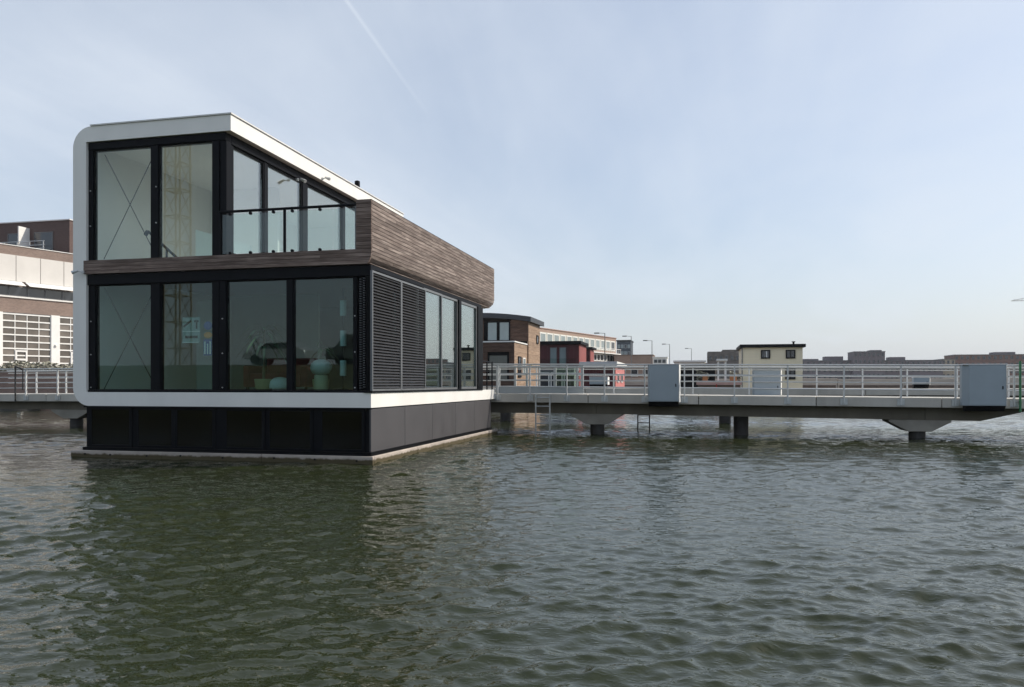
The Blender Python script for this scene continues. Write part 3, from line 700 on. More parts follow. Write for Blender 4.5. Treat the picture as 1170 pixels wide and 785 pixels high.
# ------------------------------------------------------------------ second jetty with its cabinets
jet = thing('rear_jetty', (9, 21.5, 0), 'second pale concrete jetty behind the footbridge', 'jetty')
for k in range(9):
    x0 = -6+k*4.0
    B('deck_slab', (x0+.01, x0+3.99, 20.0, 22.6, 1.28, 1.57), concrete_l, jet, .01)
B('beam', (-6, 30, 20.3, 22.3, .85, 1.278), concrete_d, jet)
for x in (-2, 8.24, 27): MB().lathe((x, 20.9, -2), [(.26, 0), (.26, 2.85)], 16).build('pile', pile_m, jet, smooth=True)
cabinet('service_cabinet', 2.16, 3.02, 20.15, 20.45, 1.575, 2.10, 'low grey-blue service cabinet on the rear jetty in front of the red boathouse', .04)
cabinet('service_cabinet', 9.0, 9.99, 14.16, 14.48, .95, 2.34, 'grey-blue service cabinet hung on the far railing in front of the cream house', .04)
cabinet('service_cabinet', 15.92, 16.55, 20.15, 20.45, 1.575, 2.05, 'small grey-blue service cabinet on the rear jetty seen through the right railing', .04)

# ------------------------------------------------------------------ buildings: helpers in local (u along facade, w into the building, z)
def frame_mat(P, ang):
    """ang: heading of the facade's u axis, degrees clockwise from +y; facade faces right of it"""
    d = Vector((math.sin(rad(ang)), math.cos(rad(ang)), 0)); n = Vector((d.y, -d.x, 0))
    return Matrix(((d.x, -n.x, 0, P[0]), (d.y, -n.y, 0, P[1]), (0, 0, 1, 0), (0, 0, 0, 1)))
def lb(name, M, b, mat, parent, bevel=0.0):
    return MB().box(*b).xf(M).build(name, mat, parent, bevel=bevel)
far_glass = pm('far_window_glass', (.20, .25, .26), .08, .15, .4, spec=1.0)
dark_far = pm('far_window_dark', (.03, .035, .045), .12, .2, .4, spec=.8)
def fwin(M, u0, u1, z0, z1, parent, fm, gm_=None, w=-.05, fw=.07, name='window'):
    m = MB(); m.box(u0, u1, w, w+.08, z0, z0+fw); m.box(u0, u1, w, w+.08, z1-fw, z1); m.box(u0, u0+fw, w, w+.08, z0+fw, z1-fw); m.box(u1-fw, u1, w, w+.08, z0+fw, z1-fw)
    o = m.xf(M).build(name, fm, parent)
    MB().box(u0+fw+.002, u1-fw-.002, w+.025, w+.045, z0+fw+.002, z1-fw-.002).xf(M).build('pane', gm_ or far_glass, o); return o
I4 = Matrix.Identity(4)
def FX(y): return Matrix(((1, 0, 0, 0), (0, 1, 0, y), (0, 0, 1, 0), (0, 0, 0, 1)))          # u = x, facade plane at y facing -y
def SX(x): return Matrix(((0, -1, 0, x), (1, 0, 0, 0), (0, 0, 1, 0), (0, 0, 0, 1)))         # u = y, facade plane at x facing +x

brick_br = brick('brown_brick', (.17, .115, .095), (.24, .165, .135), (.30, .26, .23))
brick_dk = brick('dark_brick', (.075, .045, .042), (.11, .065, .058), (.12, .10, .09))
brick_rd = brick('red_brick', (.23, .11, .085), (.30, .155, .12), (.33, .28, .24))
brick_pk = brick('pale_brick', (.28, .185, .145), (.335, .225, .18), (.34, .29, .255))
# left building on the quay
lbld = thing('brick_hall', (-47, 42, 2.6), 'large brown brick building with white panels and white glazed garage doors at the left edge', 'building')
M1 = frame_mat((-48.8, 37.6), 17.8)
lb('wall', M1, (-12, 16, .0, 14, 2.6, 13.3), brick_br, lbld)
lb('coping', M1, (-12.1, 16.1, -.06, .3, 13.302, 13.36), white_paint, lbld)
pan_m = pm('white_cladding', (.64, .62, .59), .7, .05, .8)
for k in range(11):
    u = -10.35+k*2.0
    lb('cladding_panel', M1, (u-.45+.02, u+1.55-.02, -.06, -.002, 10.35, 12.52), pan_m, lbld, .01)
for k in range(6):
    u = -11.1+k*4.35
    MB().prism([(-.05, 10.34), (-.75, 9.98), (-.75, 9.94), (-.05, 10.26)], 'x', u, u+4.05).xf(M1).build('awning', white_paint, lbld)
lb('sill_band', M1, (-12, 16, -.10, -.002, 8.98, 9.10), white_paint, lbld)
for k in range(13):
    u = -11.2+k*1.48; fwin(M1, u, u+1.46, 9.105, 9.93, lbld, frame_grey, dark_far, -.06, .06)
garage_glass = pm('garage_glass', (.13, .115, .10), .12, .35, .5, rnd=.25)
lb('door_backing', M1, (-12, 16, -.03, -.002, 3.0, 7.72), dark_far, lbld)
for k in range(5):
    u0 = -9.25+k*4.68
    lb('pier', M1, (u0-.78, u0-.02, -.22, -.035, 2.6, 7.72), white_paint, lbld, .02)
    g = MB()
    for i in range(5): g.box(u0+i*.975-.03, u0+i*.975+.03, -.12, -.035, 2.9, 7.66)
    for i in range(9): g.box(u0-.02, u0+3.92, -.13, -.038, 2.95+i*.575, 3.06+i*.575)
    d_ = g.xf(M1).build('garage_door', white_paint, lbld)
    for i in range(4):
        for j in range(8):
            MB().box(u0+i*.975+.035, u0+i*.975+.94, -.075, -.06, 3.065+j*.575, 3.52+j*.575).xf(M1).build('pane', garage_glass, d_)
    pd = MB(); a = u0+.98
    pd.box(a, a+.98, -.17, -.132, 2.65, 2.75); pd.box(a, a+.14, -.17, -.132, 2.75, 4.6); pd.box(a+.84, a+.98, -.17, -.132, 2.75, 4.6); pd.box(a+.14, a+.84, -.17, -.132, 4.45, 4.6); pd.box(a+.14, a+.84, -.17, -.132, 3.75, 3.9)
    pd.xf(M1).build('wicket_door', white_paint, lbld)
    lb('wall_lamp', M1, (u0-.48, u0-.32, -.36, -.222, 5.0, 5.2), white_paint, lbld, .02)
# penthouse
lb('penthouse', I4, (-66, -50.1, 46.4, 52, 13.30, 17.1), brick_dk, lbld)
lb('penthouse_coping', I4, (-66.1, -50.0, 46.3, 52.1, 17.102, 17.2), trim_m, lbld)
for a, b in ((-57.0, -55.6), (-54.0, -51.9)): fwin(FX(46.4), a, b, 13.9, 16.1, lbld, frame_grey, dark_far, -.08)
m = MB(); m.box(-57.5, -51.6, 45.0, 46.3, 14.0, 14.08)
for x in (-57.4, -56, -54.6, -53.2, -51.7): m.box(x-.03, x+.03, 45.0, 45.06, 14.08, 15.0)
for z in (14.98, 14.6, 14.3): m.box(-57.5, -51.6, 45.0, 45.05, z, z+.05)
m.build('balcony', galv, lbld)
lb('balcony_screen', I4, (-54.6, -54.5, 45.1, 46.35, 14.09, 16.5), white_paint, lbld)
t = tag(B('quay_wall', (-120, -31, 29.0, 29.48, -1, 2.66), quay_brick), 'reddish brick quay wall at the waterline on the left', 'wall')
# hedge on the quay
def leaf_mass(name, boxes, n, size, mat, seed, parent=None):
    r = random.Random(seed); v = []; f = []
    tot = sum((b[1]-b[0]) for b in boxes)
    for b in boxes:
        for _ in range(int(n*(b[1]-b[0])/tot)):
            x, y = r.uniform(b[0], b[1]), r.uniform(b[2], b[3]); z = b[4]+(b[5]-b[4])*r.random()**.8*(.7+.3*math.sin(x*1.7)*math.sin(x*.6+1))
            a, c = r.uniform(0, 6.28), r.uniform(-1, 1); s_ = size*r.uniform(.6, 1.3)
            d1 = Vector((math.cos(a), math.sin(a), c*.5))*s_; d2 = Vector((-math.sin(a)*.5, math.cos(a)*.5, 1-abs(c)*.4))*s_*.6
            p = Vector((x, y, z)); o = len(v); v += [p-d1, p-d2, p+d1, p+d2]; f.append((o, o+1, o+2, o+3))
    m_ = MB(); m_.v = [tuple(q) for q in v]; m_.f = f
    return m_.build(name, mat, parent)
hedge_leaf = pm('hedge_leaf', (.13, .135, .075), .7, .5, 3, c2=(.46, .45, .37))
hd = thing('hedge', (-42, 31, 2.6), 'low ragged hedge on top of the brick quay wall', 'hedge')
leaf_mass('foliage', [(-62, -31, 30.0, 31.0, 2.6, 3.5)], 5200, .10, hedge_leaf, 5, hd)
MB().box(-62, -31, 30.4, 30.6, 2.55, 2.9).build('stem_core', pm('hedge_stems', (.06, .05, .03), .9, .3), hd)
bl = thing('mooring_bollard', (-37.5, 28.3, 0), 'dark round mooring pile in front of the quay wall under the bridge', 'bollard')
MB().lathe((-37.5, 28.2, -2), [(1.2, 0), (1.2, 2.4), (1.1, 2.45)], 20).build('pile', pile_m, bl, smooth=True); B('cap_light', (-36.5, -36.2, 27.0, 27.2, .3, .45), white_paint, bl)

fq = thing('far_quay_wall', (60, 75.9, 0), 'pale beige quay wall along the far shore seen between the railings', 'wall')
fqm = pm('beige_quay', (.52, .45, .39), .85, .2, .4, stretch=(1, 1, 3))
for k in range(24): B('wall_block', (-30+k*6.5+.03, -30+(k+1)*6.5-.03, 75.7, 75.98, -1, 2.35+.04*math.sin(k*2.1)), fqm, fq, .02)
for k in range(24): B('fender_beam', (-30+k*6.5+.2, -30+(k+1)*6.5-.2, 75.5, 75.69, 1.35, 1.65), pm('fender_timber', (.14, .10, .08), .9, .3) if 'fender_timber' not in MATS else MATS['fender_timber'], fq)

# brown timber houseboat
cedar_shade = wood('cedar_front_shaded', 'x', (.045, .024, .017), (.08, .045, .032), (.12, .07, .05), .4, .7, .12)  # shade on the front is put into this darker board colour
cedar_lit = wood('cedar_side_sunlit', 'y', (.18, .12, .08), (.29, .20, .14), (.38, .28, .20), .4, .7, .12)  # same boards coloured paler for the sun on the right side
bh = thing('timber_house', (-7.5, 37.5, 0), 'brown timber houseboat with a curved dark roof, just right of the white one', 'houseboat')
B('pontoon', (-10.4, -4.3, 33.2, 46.4, -.5, .5), ledge_m, bh)
B('lower_wall', (-10.3, -4.58, 33.6, 37.55, .5, 4.42), black_m, bh)
B('upper_wall', (-10.3, -4.48, 37.6, 41.7, .5, 6.1), black_m, bh)
for k in range(13):
    z = .55+k*.30
    if z+.3 < 4.45:
        if not 1.9 < z < 3.8:
            B('plank', (-10.3, -4.47, 33.5, 33.597, z, z+.292), cedar_shade, bh)
        else:
            B('plank', (-4.80, -4.47, 33.5, 33.597, z, z+.292), cedar_shade, bh); B('plank', (-10.3, -6.25, 33.5, 33.597, z, z+.292), cedar_shade, bh)
        B('plank', (-4.578, -4.47, 33.6, 37.55, z, z+.292), cedar_lit, bh)
for k in range(19):
    z = .55+k*.30
    B('plank', (-4.478, -4.38, 37.6, 41.7, z, z+.292), cedar_lit, bh)
    if z > 4.5: B('plank', (-5.66, -4.39, 37.5, 37.597, z, z+.292), cedar_shade, bh); B('plank', (-10.3, -7.6, 37.5, 37.597, z, z+.292), cedar_shade, bh)
lb('terrace_edge', I4, (-10.35, -4.42, 33.45, 37.45, 4.47, 4.55), white_paint, bh)
fwin(FX(33.6), -6.22, -4.83, 1.95, 3.72, bh, black_m, pm('blind_grey', (.13, .135, .12), .6, .1), -.10, .10)
fwin(FX(37.55), -7.35, -6.55, 4.75, 6.15, bh, anthracite, far_glass, -.10, .08); fwin(FX(37.55), -6.5, -5.68, 4.75, 6.15, bh, anthracite, far_glass, -.10, .08)
fwin(SX(-4.38), 40.3, 41.0, 4.72, 5.32, bh, anthracite, dark_far, -.06, .08)
fwin(SX(-4.47), 34.6, 35.5, 2.2, 3.6, bh, anthracite, dark_far, -.06, .08); fwin(SX(-4.47), 36.0, 36.8, 2.4, 3.55, bh, white_paint, far_glass, -.06, .08)
pts = [(-10.6+6.45*i/14, 6.20+.55*math.sin(math.pi*(.25+.62*i/14))) for i in range(15)]
MB().prism(pts+[(p[0], p[1]-.34) for p in pts[::-1]], 'y', 37.2, 42.2).build('roof', pm('dark_roof', (.030, .034, .042), .5, .15, 1), bh, smooth=True)
B('wall_lamp', (-4.37, -4.25, 38.3, 38.42, 3.0, 3.15), pm('lamp_yellow', (.7, .5, .1), .5), bh)

# red houses
red_shade = pm('red_boards_shaded', (.062, .007, .011), .65, .15, 2, stretch=(1, 1, 6), rnd=.1)  # front boards coloured darker for the shade they stand in
red_lit = pm('red_boards_sunlit', (.25, .065, .06), .7, .1, 2, stretch=(1, 1, 6), rnd=.1)  # same boards, sunlight on the side put into the colour
rh = thing('red_house', (-6, 61, 0), 'dark red flat-roofed houseboat behind the timber house', 'houseboat')
B('pontoon', (-11.2, -3.6, 56.6, 66.2, -.5, .6), ledge_m, rh)
B('wall', (-11, -3.9, 58.3, 63.3, .6, 5.55), black_m, rh)
for k in range(12):
    a = -9.0+k*.425
    for z0_, z1_ in ((3.3, 5.54),): B('cladding_board', (a, a+.42, 58.2, 58.297, z0_, z1_), red_shade, rh)
for k in range(8): B('cladding_board', (-3.898, -3.82, 58.3+k*.62, 58.3+k*.62+.61, .62, 5.54), red_lit, rh)
B('roof', (-11.2, -3.6, 57.9, 63.5, 5.552, 5.85), anthracite, rh, .02)
fwin(FX(58.2), -6.6, -5.95, 3.45, 5.25, rh, frame_grey, far_glass, -.1, .06); fwin(FX(58.2), -5.7, -5.05, 3.45, 5.25, rh, frame_grey, far_glass, -.1, .06)
B('terrace', (-11, -3.85, 56.8, 58.15, 3.0, 3.25), frame_grey, rh); B('balustrade_glass', (-9, -3.9, 56.85, 56.88, 3.25, 4.15), pane_bal, rh)
B('lower_wall', (-11, -3.9, 56.9, 58.15, .62, 2.99), pm('grey_teal_wall', (.16, .20, .20), .6, .1), rh)
for k in range(4): fwin(FX(56.9), -8.8+k*1.25, -7.7+k*1.25, 1.0, 2.85, rh, white_paint, dark_far, -.09, .08)
r2 = thing('red_house', (-5, 69, 0), 'small dark red block behind the larger red house', 'houseboat')
B('pontoon', (-6, -3.4, 66.5, 71, -.5, .6), ledge_m, r2)
B('wall', (-5.8, -4.02, 67.4, 70.6, .6, 5.5), red_shade, r2, .02); B('sunlit_side', (-4.018, -3.95, 67.5, 70.5, .7, 5.4), red_lit, r2); B('roof', (-5.9, -3.7, 67.2, 70.8, 5.502, 5.7), anthracite, r2)
fwin(FX(67.4), -5.5, -5.0, 4.2, 5.2, r2, white_paint, dark_far, -.08)
bo_ = thing('boathouse', (0, 50, 0), 'low crimson boathouse with a grey roof seen through the railing', 'boathouse')
crim = pm('crimson_boards', (.060, .004, .010), .6, .15, 2, stretch=(5, 1, 1), rnd=.08)
B('pontoon', (-2.2, 1.6, 45.0, 54.6, -.5, .9), ledge_m, bo_)
for k in range(9): B('cladding_board', (-1.75+k*.29, -1.75+k*.29+.284, 45.6, 45.66, .9, 3.15), crim, bo_)
B('wall', (-1.75, .78, 45.665, 54.0, .9, 3.15), crim, bo_); B('sunlit_side', (.782, .84, 45.7, 53.9, .95, 3.1), pm('crimson_sunlit', (.50, .18, .17), .7, .1), bo_)  # side coloured pink to stand for sun on the crimson boards
B('roof', (-1.95, .95, 45.3, 54.4, 3.152, 3.50), pm('grey_roof_panel', (.40, .43, .47), .5, .06), bo_, .03); B('roof_edge', (.952, 1.02, 45.3, 54.4, 3.16, 3.52), white_paint, bo_)
fwin(SX(.84), 47, 48.4, 1.9, 2.6, bo_, white_paint, dark_far, -.07); fwin(SX(.84), 50, 51.6, 1.9, 2.6, bo_, white_paint, dark_far, -.07)

# cream house
ch_ = thing('cream_house', (14, 63, 0), 'cream two-storey house with a thin black flat roof, standing alone above the railing', 'house')
cream = pm('cream_boards', (.82, .72, .53), .7, .05, 1, stretch=(.2, .2, 14), bump=.1, bscale=8)  # cream raised very pale, standing in for sunlight on the front
B('pontoon', (10.9, 17.0, 59.8, 68, -.5, .9), ledge_m, ch_)
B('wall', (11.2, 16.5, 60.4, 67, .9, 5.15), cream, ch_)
B('roof', (10.95, 16.75, 60.1, 67.3, 5.152, 5.44), anthracite, ch_, .02)
MB().lathe((16.0, 63, 5.44), [(.09, 0), (.09, .28), (.16, .30), (.16, .38)], 10).build('flue', black_m, ch_)
for a, b, z0_, z1_ in ((12.84, 13.66, 4.12, 4.92), (15.02, 15.86, 4.12, 4.92), (14.98, 15.86, 2.2, 3.25)):
    w_ = fwin(FX(60.4), a, b, z0_, z1_, ch_, black_m, dark_far, -.08, .10); B('glazing_bar', ((a+b)/2-.03, (a+b)/2+.03, 60.30, 60.318, z0_+.1, z1_-.1), black_m, w_)
B('curtain', (13.2, 13.38, 60.325, 60.34, 4.24, 4.80), white_paint, ch_)
B('corner_trim', (11.12, 11.198, 60.32, 60.5, .9, 5.15), frame_grey, ch_)

# long brick building with strip windows
lg = thing('strip_window_building', (-10, 105, 1.9), 'long low brick building with a strip of pale upper windows behind the red houses', 'building')
ang = math.degrees(math.atan2(7.87, 27.5)); M2 = frame_mat((-14.17, 91.8), ang)
lb('wall', M2, (-14, 28.6, 0, 12, 1.9, 9.55), brick_pk, lg)
lb('coping', M2, (-14.1, 28.7, -.1, 12.1, 9.552, 9.66), pm('coping_brick', (.36, .25, .21), .8, .1), lg)
lb('window_band', M2, (-14, 28.2, -.04, -.002, 7.3, 9.05), pm('pale_band', (.56, .56, .50), .6, .05), lg)
for k in range(19):
    u = -13.4+k*2.18; fwin(M2, u+.25, u+1.95, 7.42, 8.95, lg, white_paint, far_glass if k != 18 else dark_far, -.10, .12)
lb('ledge', M2, (15.5, 28.6, -.9, -.002, 6.75, 6.9), white_paint, lg)
for k in range(9):
    u = 16+k*1.38; fwin(M2, u, u+1.2, 5.5, 6.7, lg, white_paint, dark_far, -.10, .14)
m = MB()
for k in range(16): m.box(15.6+k*.86, 15.64+k*.86, -.88, -.84, 6.9, 7.6)
m.box(15.5, 28.6, -.9, -.84, 7.58, 7.64); m.xf(M2).build('balcony_rail', white_paint, lg)
bwall = thing('brick_wall_building', (-3, 117, 1.9), 'low pinkish brick block between the strip-window building and the white hut', 'building')
B('wall', (-6.2, .1, 115, 121, 1.9, 6.5), brick_pk, bwall); B('coping', (-6.3, .2, 114.9, 121.1, 6.502, 6.62), brick_br, bwall)
for k in range(3): fwin(FX(115), -5.5+k*2, -4.3+k*2, 3.0, 4.2, bwall, white_paint, dark_far)
wh = thing('white_hut', (1.6, 107, 1.9), 'small white flat-roofed block right of the pink brick wall', 'building')
B('wall', (.6, 2.7, 106, 109, 1.9, 5.75), white_paint, wh); B('roof', (.5, 2.8, 105.9, 109.1, 5.752, 5.9), off_white, wh)
for a in (.75, 1.35, 2.0): fwin(FX(106), a, a+.5, 5.0, 5.5, wh, frame_grey, dark_far)
dt = thing('dark_tower', (-16, 248, 1.9), 'dark blue-grey apartment tower behind the brick building', 'building')
dkb = pm('blue_black_brick', (.045, .06, .08), .7, .2, .3)
B('wall', (-18.4, -13.9, 245.5, 256, 1.9, 15.9), dkb, dt); B('roof', (-18.6, -13.7, 245.3, 256.2, 15.902, 16.3), anthracite, dt)
for j in range(5):
    for i in range(4): fwin(FX(245.5), -18.1+i*1.08, -17.3+i*1.08, 4.6+j*2.25, 5.8+j*2.25, dt, pm('tower_frame', (.30, .34, .38), .5) if 'tower_frame' not in MATS else MATS['tower_frame'], far_glass if (i+j) % 3 else dark_far, -.1, .1)
# stacked weathered block
wb = thing('weathered_block', (13.5, 173, 1.9), 'grey-brown brick apartment block left of the cream house', 'building')
gb_ = brick('grey_brown_brick', (.105, .095, .09), (.16, .14, .13), (.17, .16, .15), .8, .35)
B('wall', (9.6, 12.9, 170, 180, 1.9, 9.2), gb_, wb); B('wall', (12.902, 18.4, 169.8, 180, 1.9, 9.6), gb_, wb); B('roof_box', (16.5, 17.6, 172, 175, 9.602, 10.0), dkb, wb)
for j in range(3):
    for i in range(7): fwin(FX(169.8 if i > 2 else 170), 9.9+i*1.2, 10.5+i*1.2, 3.2+j*2.0, 4.2+j*2.0, wb, frame_grey, dark_far, -.1, .08)
# low dark roofs
for (x0, x1, y, h, lab) in ((2.9, 6.2, 118, 5.1, 'low dark-roofed shed right of the white hut'), (6.3, 10.5, 130, 5.6, 'low dark-roofed shed left of the grey-brown block')):
    o = thing('shed', ((x0+x1)/2, y+3, 1.9), lab, 'shed')
    B('wall', (x0, x1, y, y+6, 1.9, h-.5), off_white if x0 < 4 else brick_br, o)
    MB().prism([(x0-.2, h-.498), (x1+.2, h-.498), (x1+.1, h-.25), ((x0+x1)/2, h), (x0-.1, h-.2)], 'y', y-.2, y+6.2).build('roof', pm('shed_roof', (.09, .06, .055), .8, .2), o)
    fwin(FX(y), x0+.4, x0+1.4, 2.6, 3.6, o, white_paint, dark_far); fwin(FX(y), x0+1.9, x0+2.9, 2.6, 3.6, o, white_paint, dark_far)

# far skyline
pur = pm('purple_brick', (.165, .14, .155), .85, .2, .15)
def skyline(x0, x1, y, h, lab, mat, n, rows, tops=()):
    o = thing('apartment_block', ((x0+x1)/2, y+6, 1.9), lab, 'building')
    B('wall', (x0, x1, y, y+12, 1.9, h-.25), mat, o); B('parapet', (x0-.15, x1+.15, y-.15, y+12.15, h-.248, h), frame_grey, o)
    for a, b, t_ in tops: B('roof_box', (a, b, y+2, y+8, h+.002, t_), pur, o)
    st = (x1-x0)/n
    w0 = None
    for j in range(rows):
        for i in range(n):
            z = h-1.9-j*2.6
            if w0 is None: w0 = fwin(FX(y), x0+.25*st, x0+.75*st, z, z+1.3, o, frame_grey, dark_far, -.12, .12)
            else:
                c = dup(w0, (i*st, 0, -j*2.6), o); dup(w0.children[0], (i*st, 0, -j*2.6), c)
    return o
skyline(44, 76, 305, 10.9, 'long purple-grey apartment block right of the cream house', pur, 16, 3, ((46, 53, 11.5), (55.3, 61.9, 12.4)))
skyline(64.4, 75.2, 300, 14.0, 'taller dark purple apartment block rising from the skyline', pur, 7, 4, ((70.5, 74.5, 14.5),))
skyline(76.5, 97, 308, 10.9, 'low purple-grey apartment block left of the right cabinet', pur, 11, 3, ((79, 84.5, 12.1),))
skyline(97.3, 102, 311, 11.3, 'narrow beige block beside the red-brown one at the right', pm('beige_block', (.38, .32, .25), .8, .1), 3, 3)
skyline(102.4, 140, 314, 13.0, 'reddish brown apartment block on the skyline at the right edge', brick('far_red_brick', (.17, .10, .085), (.22, .13, .11), (.20, .17, .15), 1.2, .5), 20, 4, ((117, 124, 13.9),))
skyline(18, 44, 318, 9.6, 'distant grey block hidden mostly behind the cream house', pur, 12, 2)

# street lamps
def lamp(x, y, h, lab, arm=.75):
    t = thing('street_lamp', (x, y, 1.9), lab, 'street lamp', 'street lamps along the far quay')
    MB().tube((x, y, 1.9), (x, y, h), .07, 8, .045).build('pole', frame_grey, t)
    MB().tube((x, y, h-.04), (x-arm, y, h+.02), .03, 6).build('arm', frame_grey, t)
    MB().box(x-arm-.55, x-arm+.1, y-.12, y+.12, h-.05, h+.07).build('lamp_head', anthracite, t, bevel=.03)
lamp(-3.7, 78.9, 7.9, 'tall street lamp in front of the strip-window building')
lamp(-2.2, 99.8, 8.75, 'street lamp beside the dark blue tower')
lamp(.75, 100.4, 8.1, 'street lamp above the white hut')
lamp(2.6, 121.4, 8.6, 'street lamp right of the white hut'); lamp(6.1, 147.9, 9.0, 'most distant street lamp of the row')

# things on the houseboats and pontoons seen between the rails
pt = thing('pergola_raft', (8.5, 46, 0), 'low raft with a white pergola and dark deck house seen through the railing', 'raft')
B('pontoon', (5.2, 10.6, 44.4, 49, -.5, 1.05), ledge_m, pt)
for x in (8.62, 9.16):
    for y in (45.6, 47.4): B('pergola_post', (x-.05, x+.05, y-.05, y+.05, 1.05, 3.52), white_paint, pt)
B('pergola_roof', (8.5, 9.28, 45.4, 47.6, 3.522, 3.66), white_paint, pt)
omat = pm('orange_box', (.42, .18, .07), .7, .1)
for b, lb_ in (((7.45, 7.82, 45.3, 45.7, 2.012, 2.46), 'orange box left of the white pergola on the pink planter'), ((9.45, 9.95, 45.3, 45.7, 2.012, 2.39), 'wider orange box right of the white pergola on the pink planter')):
    t = thing('orange_box', ((b[0]+b[1])/2, 45.5, 2.012), lb_, 'box', 'orange boxes on the raft')
    B('body', (b[0], b[1], b[2], b[3], b[4], b[5]-.05), omat, t, .015); B('lid', (b[0]-.02, b[1]+.02, b[2]-.02, b[3]+.02, b[5]-.048, b[5]), omat, t, .01)
pk = thing('planter', (8.65, 45.45, 1.055), 'long pink planter with leafy plants on the raft', 'planter')
B('deck_house', (5.4, 8.4, 46.5, 48.8, 1.055, 3.3), anthracite, pt); B('rim', (7.0, 10.3, 45.0, 45.9, 1.7, 2.01), pm('pink_planter', (.46, .30, .27), .8, .1), pk)
B('base', (7.1, 10.2, 45.1, 45.8, 1.055, 1.698), pm('dim_wood', (.12, .09, .07), .8, .2), pk); B('red_post', (8.42, 8.5, 44.7, 44.78, 1.055, 1.75), pm('red_paint', (.4, .04, .03), .5), pt)
leaf_mass('foliage', [(7.0, 7.9, 45.75, 45.9, 2.0, 3.0), (9.5, 10.3, 45.75, 45.9, 2.0, 3.1)], 600, .09, hedge_leaf, 9, pk)
wbt = thing('white_houseboat', (6.2, 52, 0), 'low white houseboat with a blue-grey lower wall right of the left cabinet', 'houseboat')
B('pontoon', (5.0, 8.0, 51.5, 58, -.5, .8), ledge_m, wbt); B('wall', (5.3, 7.6, 52, 57.5, .8, 2.2), cab_m, wbt); B('upper_wall', (5.3, 7.6, 52.02, 57.5, 2.202, 3.6), white_paint, wbt); B('roof', (5.1, 7.8, 51.8, 57.7, 3.602, 3.75), off_white, wbt)
for a in (5.6, 6.2, 6.8): fwin(FX(52), a, a+.4, 2.3, 2.8, wbt, frame_grey, dark_far)

# far tower crane, only its jib end in the picture
tc = thing('tower_crane', (178, 434, 1.9), 'distant pale tower crane jib at the right edge of the sky', 'crane')
cy = pm('crane_pale', (.62, .60, .55), .6, .05)
m = MB()
for dx in (-.8, .8):
    for dy in (-.8, .8): m.bar((178+dx, 434+dy, 1.9), (178+dx, 434+dy, 48), .22, .22)
for k in range(24): m.bar((177.2, 433.2, 2+k*1.9), (178.8, 433.2, 3.9+k*1.9), .14, .14); m.bar((178.8, 434.8, 2+k*1.9), (177.2, 434.8, 3.9+k*1.9), .14, .14)
m.build('mast', cy, tc)
m = MB(); m.bar((163.5, 434, 44.2), (198, 434, 44.2), .3, .3); m.bar((163.5, 434, 44.2), (170, 434, 45.6), .25, .25); m.bar((170, 434, 45.6), (190, 434, 45.6), .25, .25)
for k in range(14): m.bar((164.5+k*1.8, 434, 44.2), (165.4+k*1.8, 434, 45.2), .14, .14)
m.build('jib', cy, tc)

# ------------------------------------------------------------------ behind the camera, mirrored in the front windows
lt = thing('lattice_mast', (-69.9, -89.2, 3.05), 'tall yellowish lattice mast mirrored in the second column of windows', 'mast')
ym = pm('mast_yellow', (.31, .27, .19), .6, .1)
m = MB()
for dx in (-1.4, 1.4):
    for dy in (-1.4, 1.4): m.bar((-69.9+dx, -89.2+dy, 3.05), (-69.9+dx*.85, -89.2+dy*.85, 52), .2, .2)
for k in range(12):
    z = 3.2+k*4
    for s_ in (-1, 1):
        m.bar((-71.3, -89.2+1.4*s_, z), (-68.5, -89.2+1.4*s_, z), .14, .14); m.bar((-71.3, -89.2+1.4*s_, z), (-68.5, -89.2+1.4*s_, z+4), .10, .10)
        m.bar((-69.9+1.4*s_, -90.6, z), (-69.9+1.4*s_, -87.8, z), .2, .2); m.bar((-69.9+1.4*s_, -90.6, z), (-69.9+1.4*s_, -87.8, z+4), .10, .10)
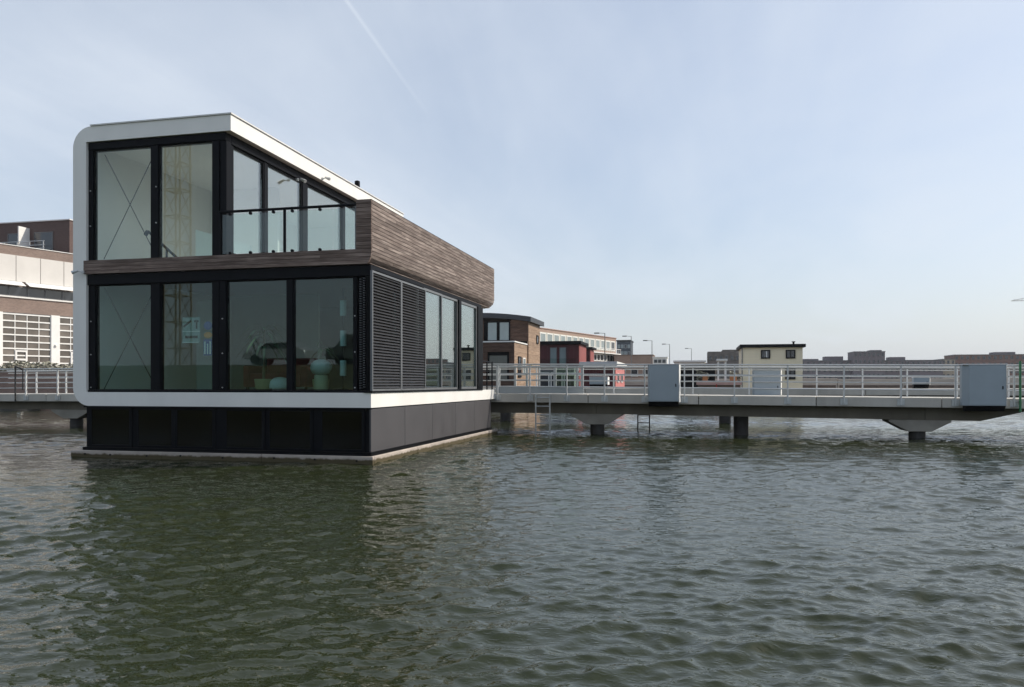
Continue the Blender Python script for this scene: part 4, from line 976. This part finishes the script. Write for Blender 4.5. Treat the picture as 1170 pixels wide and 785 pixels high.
m.build('lattice', ym, lt); B('footing', (-72, -67.8, -91.3, -87.1, 3.0, 3.4), quay_conc, lt)
def car(x, y, z, c, lab, L_=4.3, H=1.45, van=False):
    t = thing('parked_car', (x, y, z), lab, 'car', 'cars mirrored in the front windows')
    pr_ = [(-L_/2, .35), (-L_/2, .75), (-L_*.46, .9), (-L_*.27, .95), (-L_*.12, H-.05), (L_*.28, H), (L_*.42, 1.0), (L_/2, .92), (L_/2, .35)] if not van else [(-L_/2, .35), (-L_/2, 1.0), (-L_*.36, 1.15), (-L_*.24, H), (L_*.49, H), (L_/2, .35)]
    MB().prism([(x+a, z+b) for a, b in pr_], 'y', y-.85, y+.85).build('body', c, t, bevel=.05, smooth=True)
    m = MB(); m.prism([(x-L_*.24, z+1.0), (x-L_*.12, z+H-.12), (x+L_*.26, z+H-.1), (x+L_*.36, z+1.0)], 'y', y+.852, y+.858); m.build('side_window', dark_far, t)
    for a in (-.3, .3): MB().tube((x+L_*a, y-.88, z+.32), (x+L_*a, y+.88, z+.32), .32, 18).build('wheel', black_m, t)
    for a in (-.6, .6): MB().tube((x-L_/2-.02, y+a, z+.68), (x-L_/2+.06, y+a, z+.68), .10, 10).build('headlight', white_paint, t)
car(-19.0, -29.5, 3.0, pm('silver_paint', (.55, .57, .60), .3, .05, metal=.3), 'silver car on the bank, mirrored in the third lower window')
car(-13.5, -30.5, 3.0, pm('green_grey_paint', (.12, .15, .14), .35, .05), 'grey-green van on the bank, mirrored in the right lower window', 4.9, 1.9, True)

# ------------------------------------------------------------------ thin summer haze over the water
def haze():
    me = MB().box(-5400, 5400, -5400, 5400, -3, 62)
    m = bpy.data.materials.new('haze'); m.use_nodes = True; N, L = m.node_tree.nodes, m.node_tree.links; N.clear()
    o = N.new('ShaderNodeOutputMaterial'); v = N.new('ShaderNodeVolumePrincipled')
    v.inputs['Color'].default_value = (.80, .84, .88, 1); v.inputs['Density'].default_value = .0002; v.inputs['Anisotropy'].default_value = 0.0
    L.new(v.outputs[0], o.inputs['Volume'])
    tag(me.build('haze', m), kind='stuff')
haze()
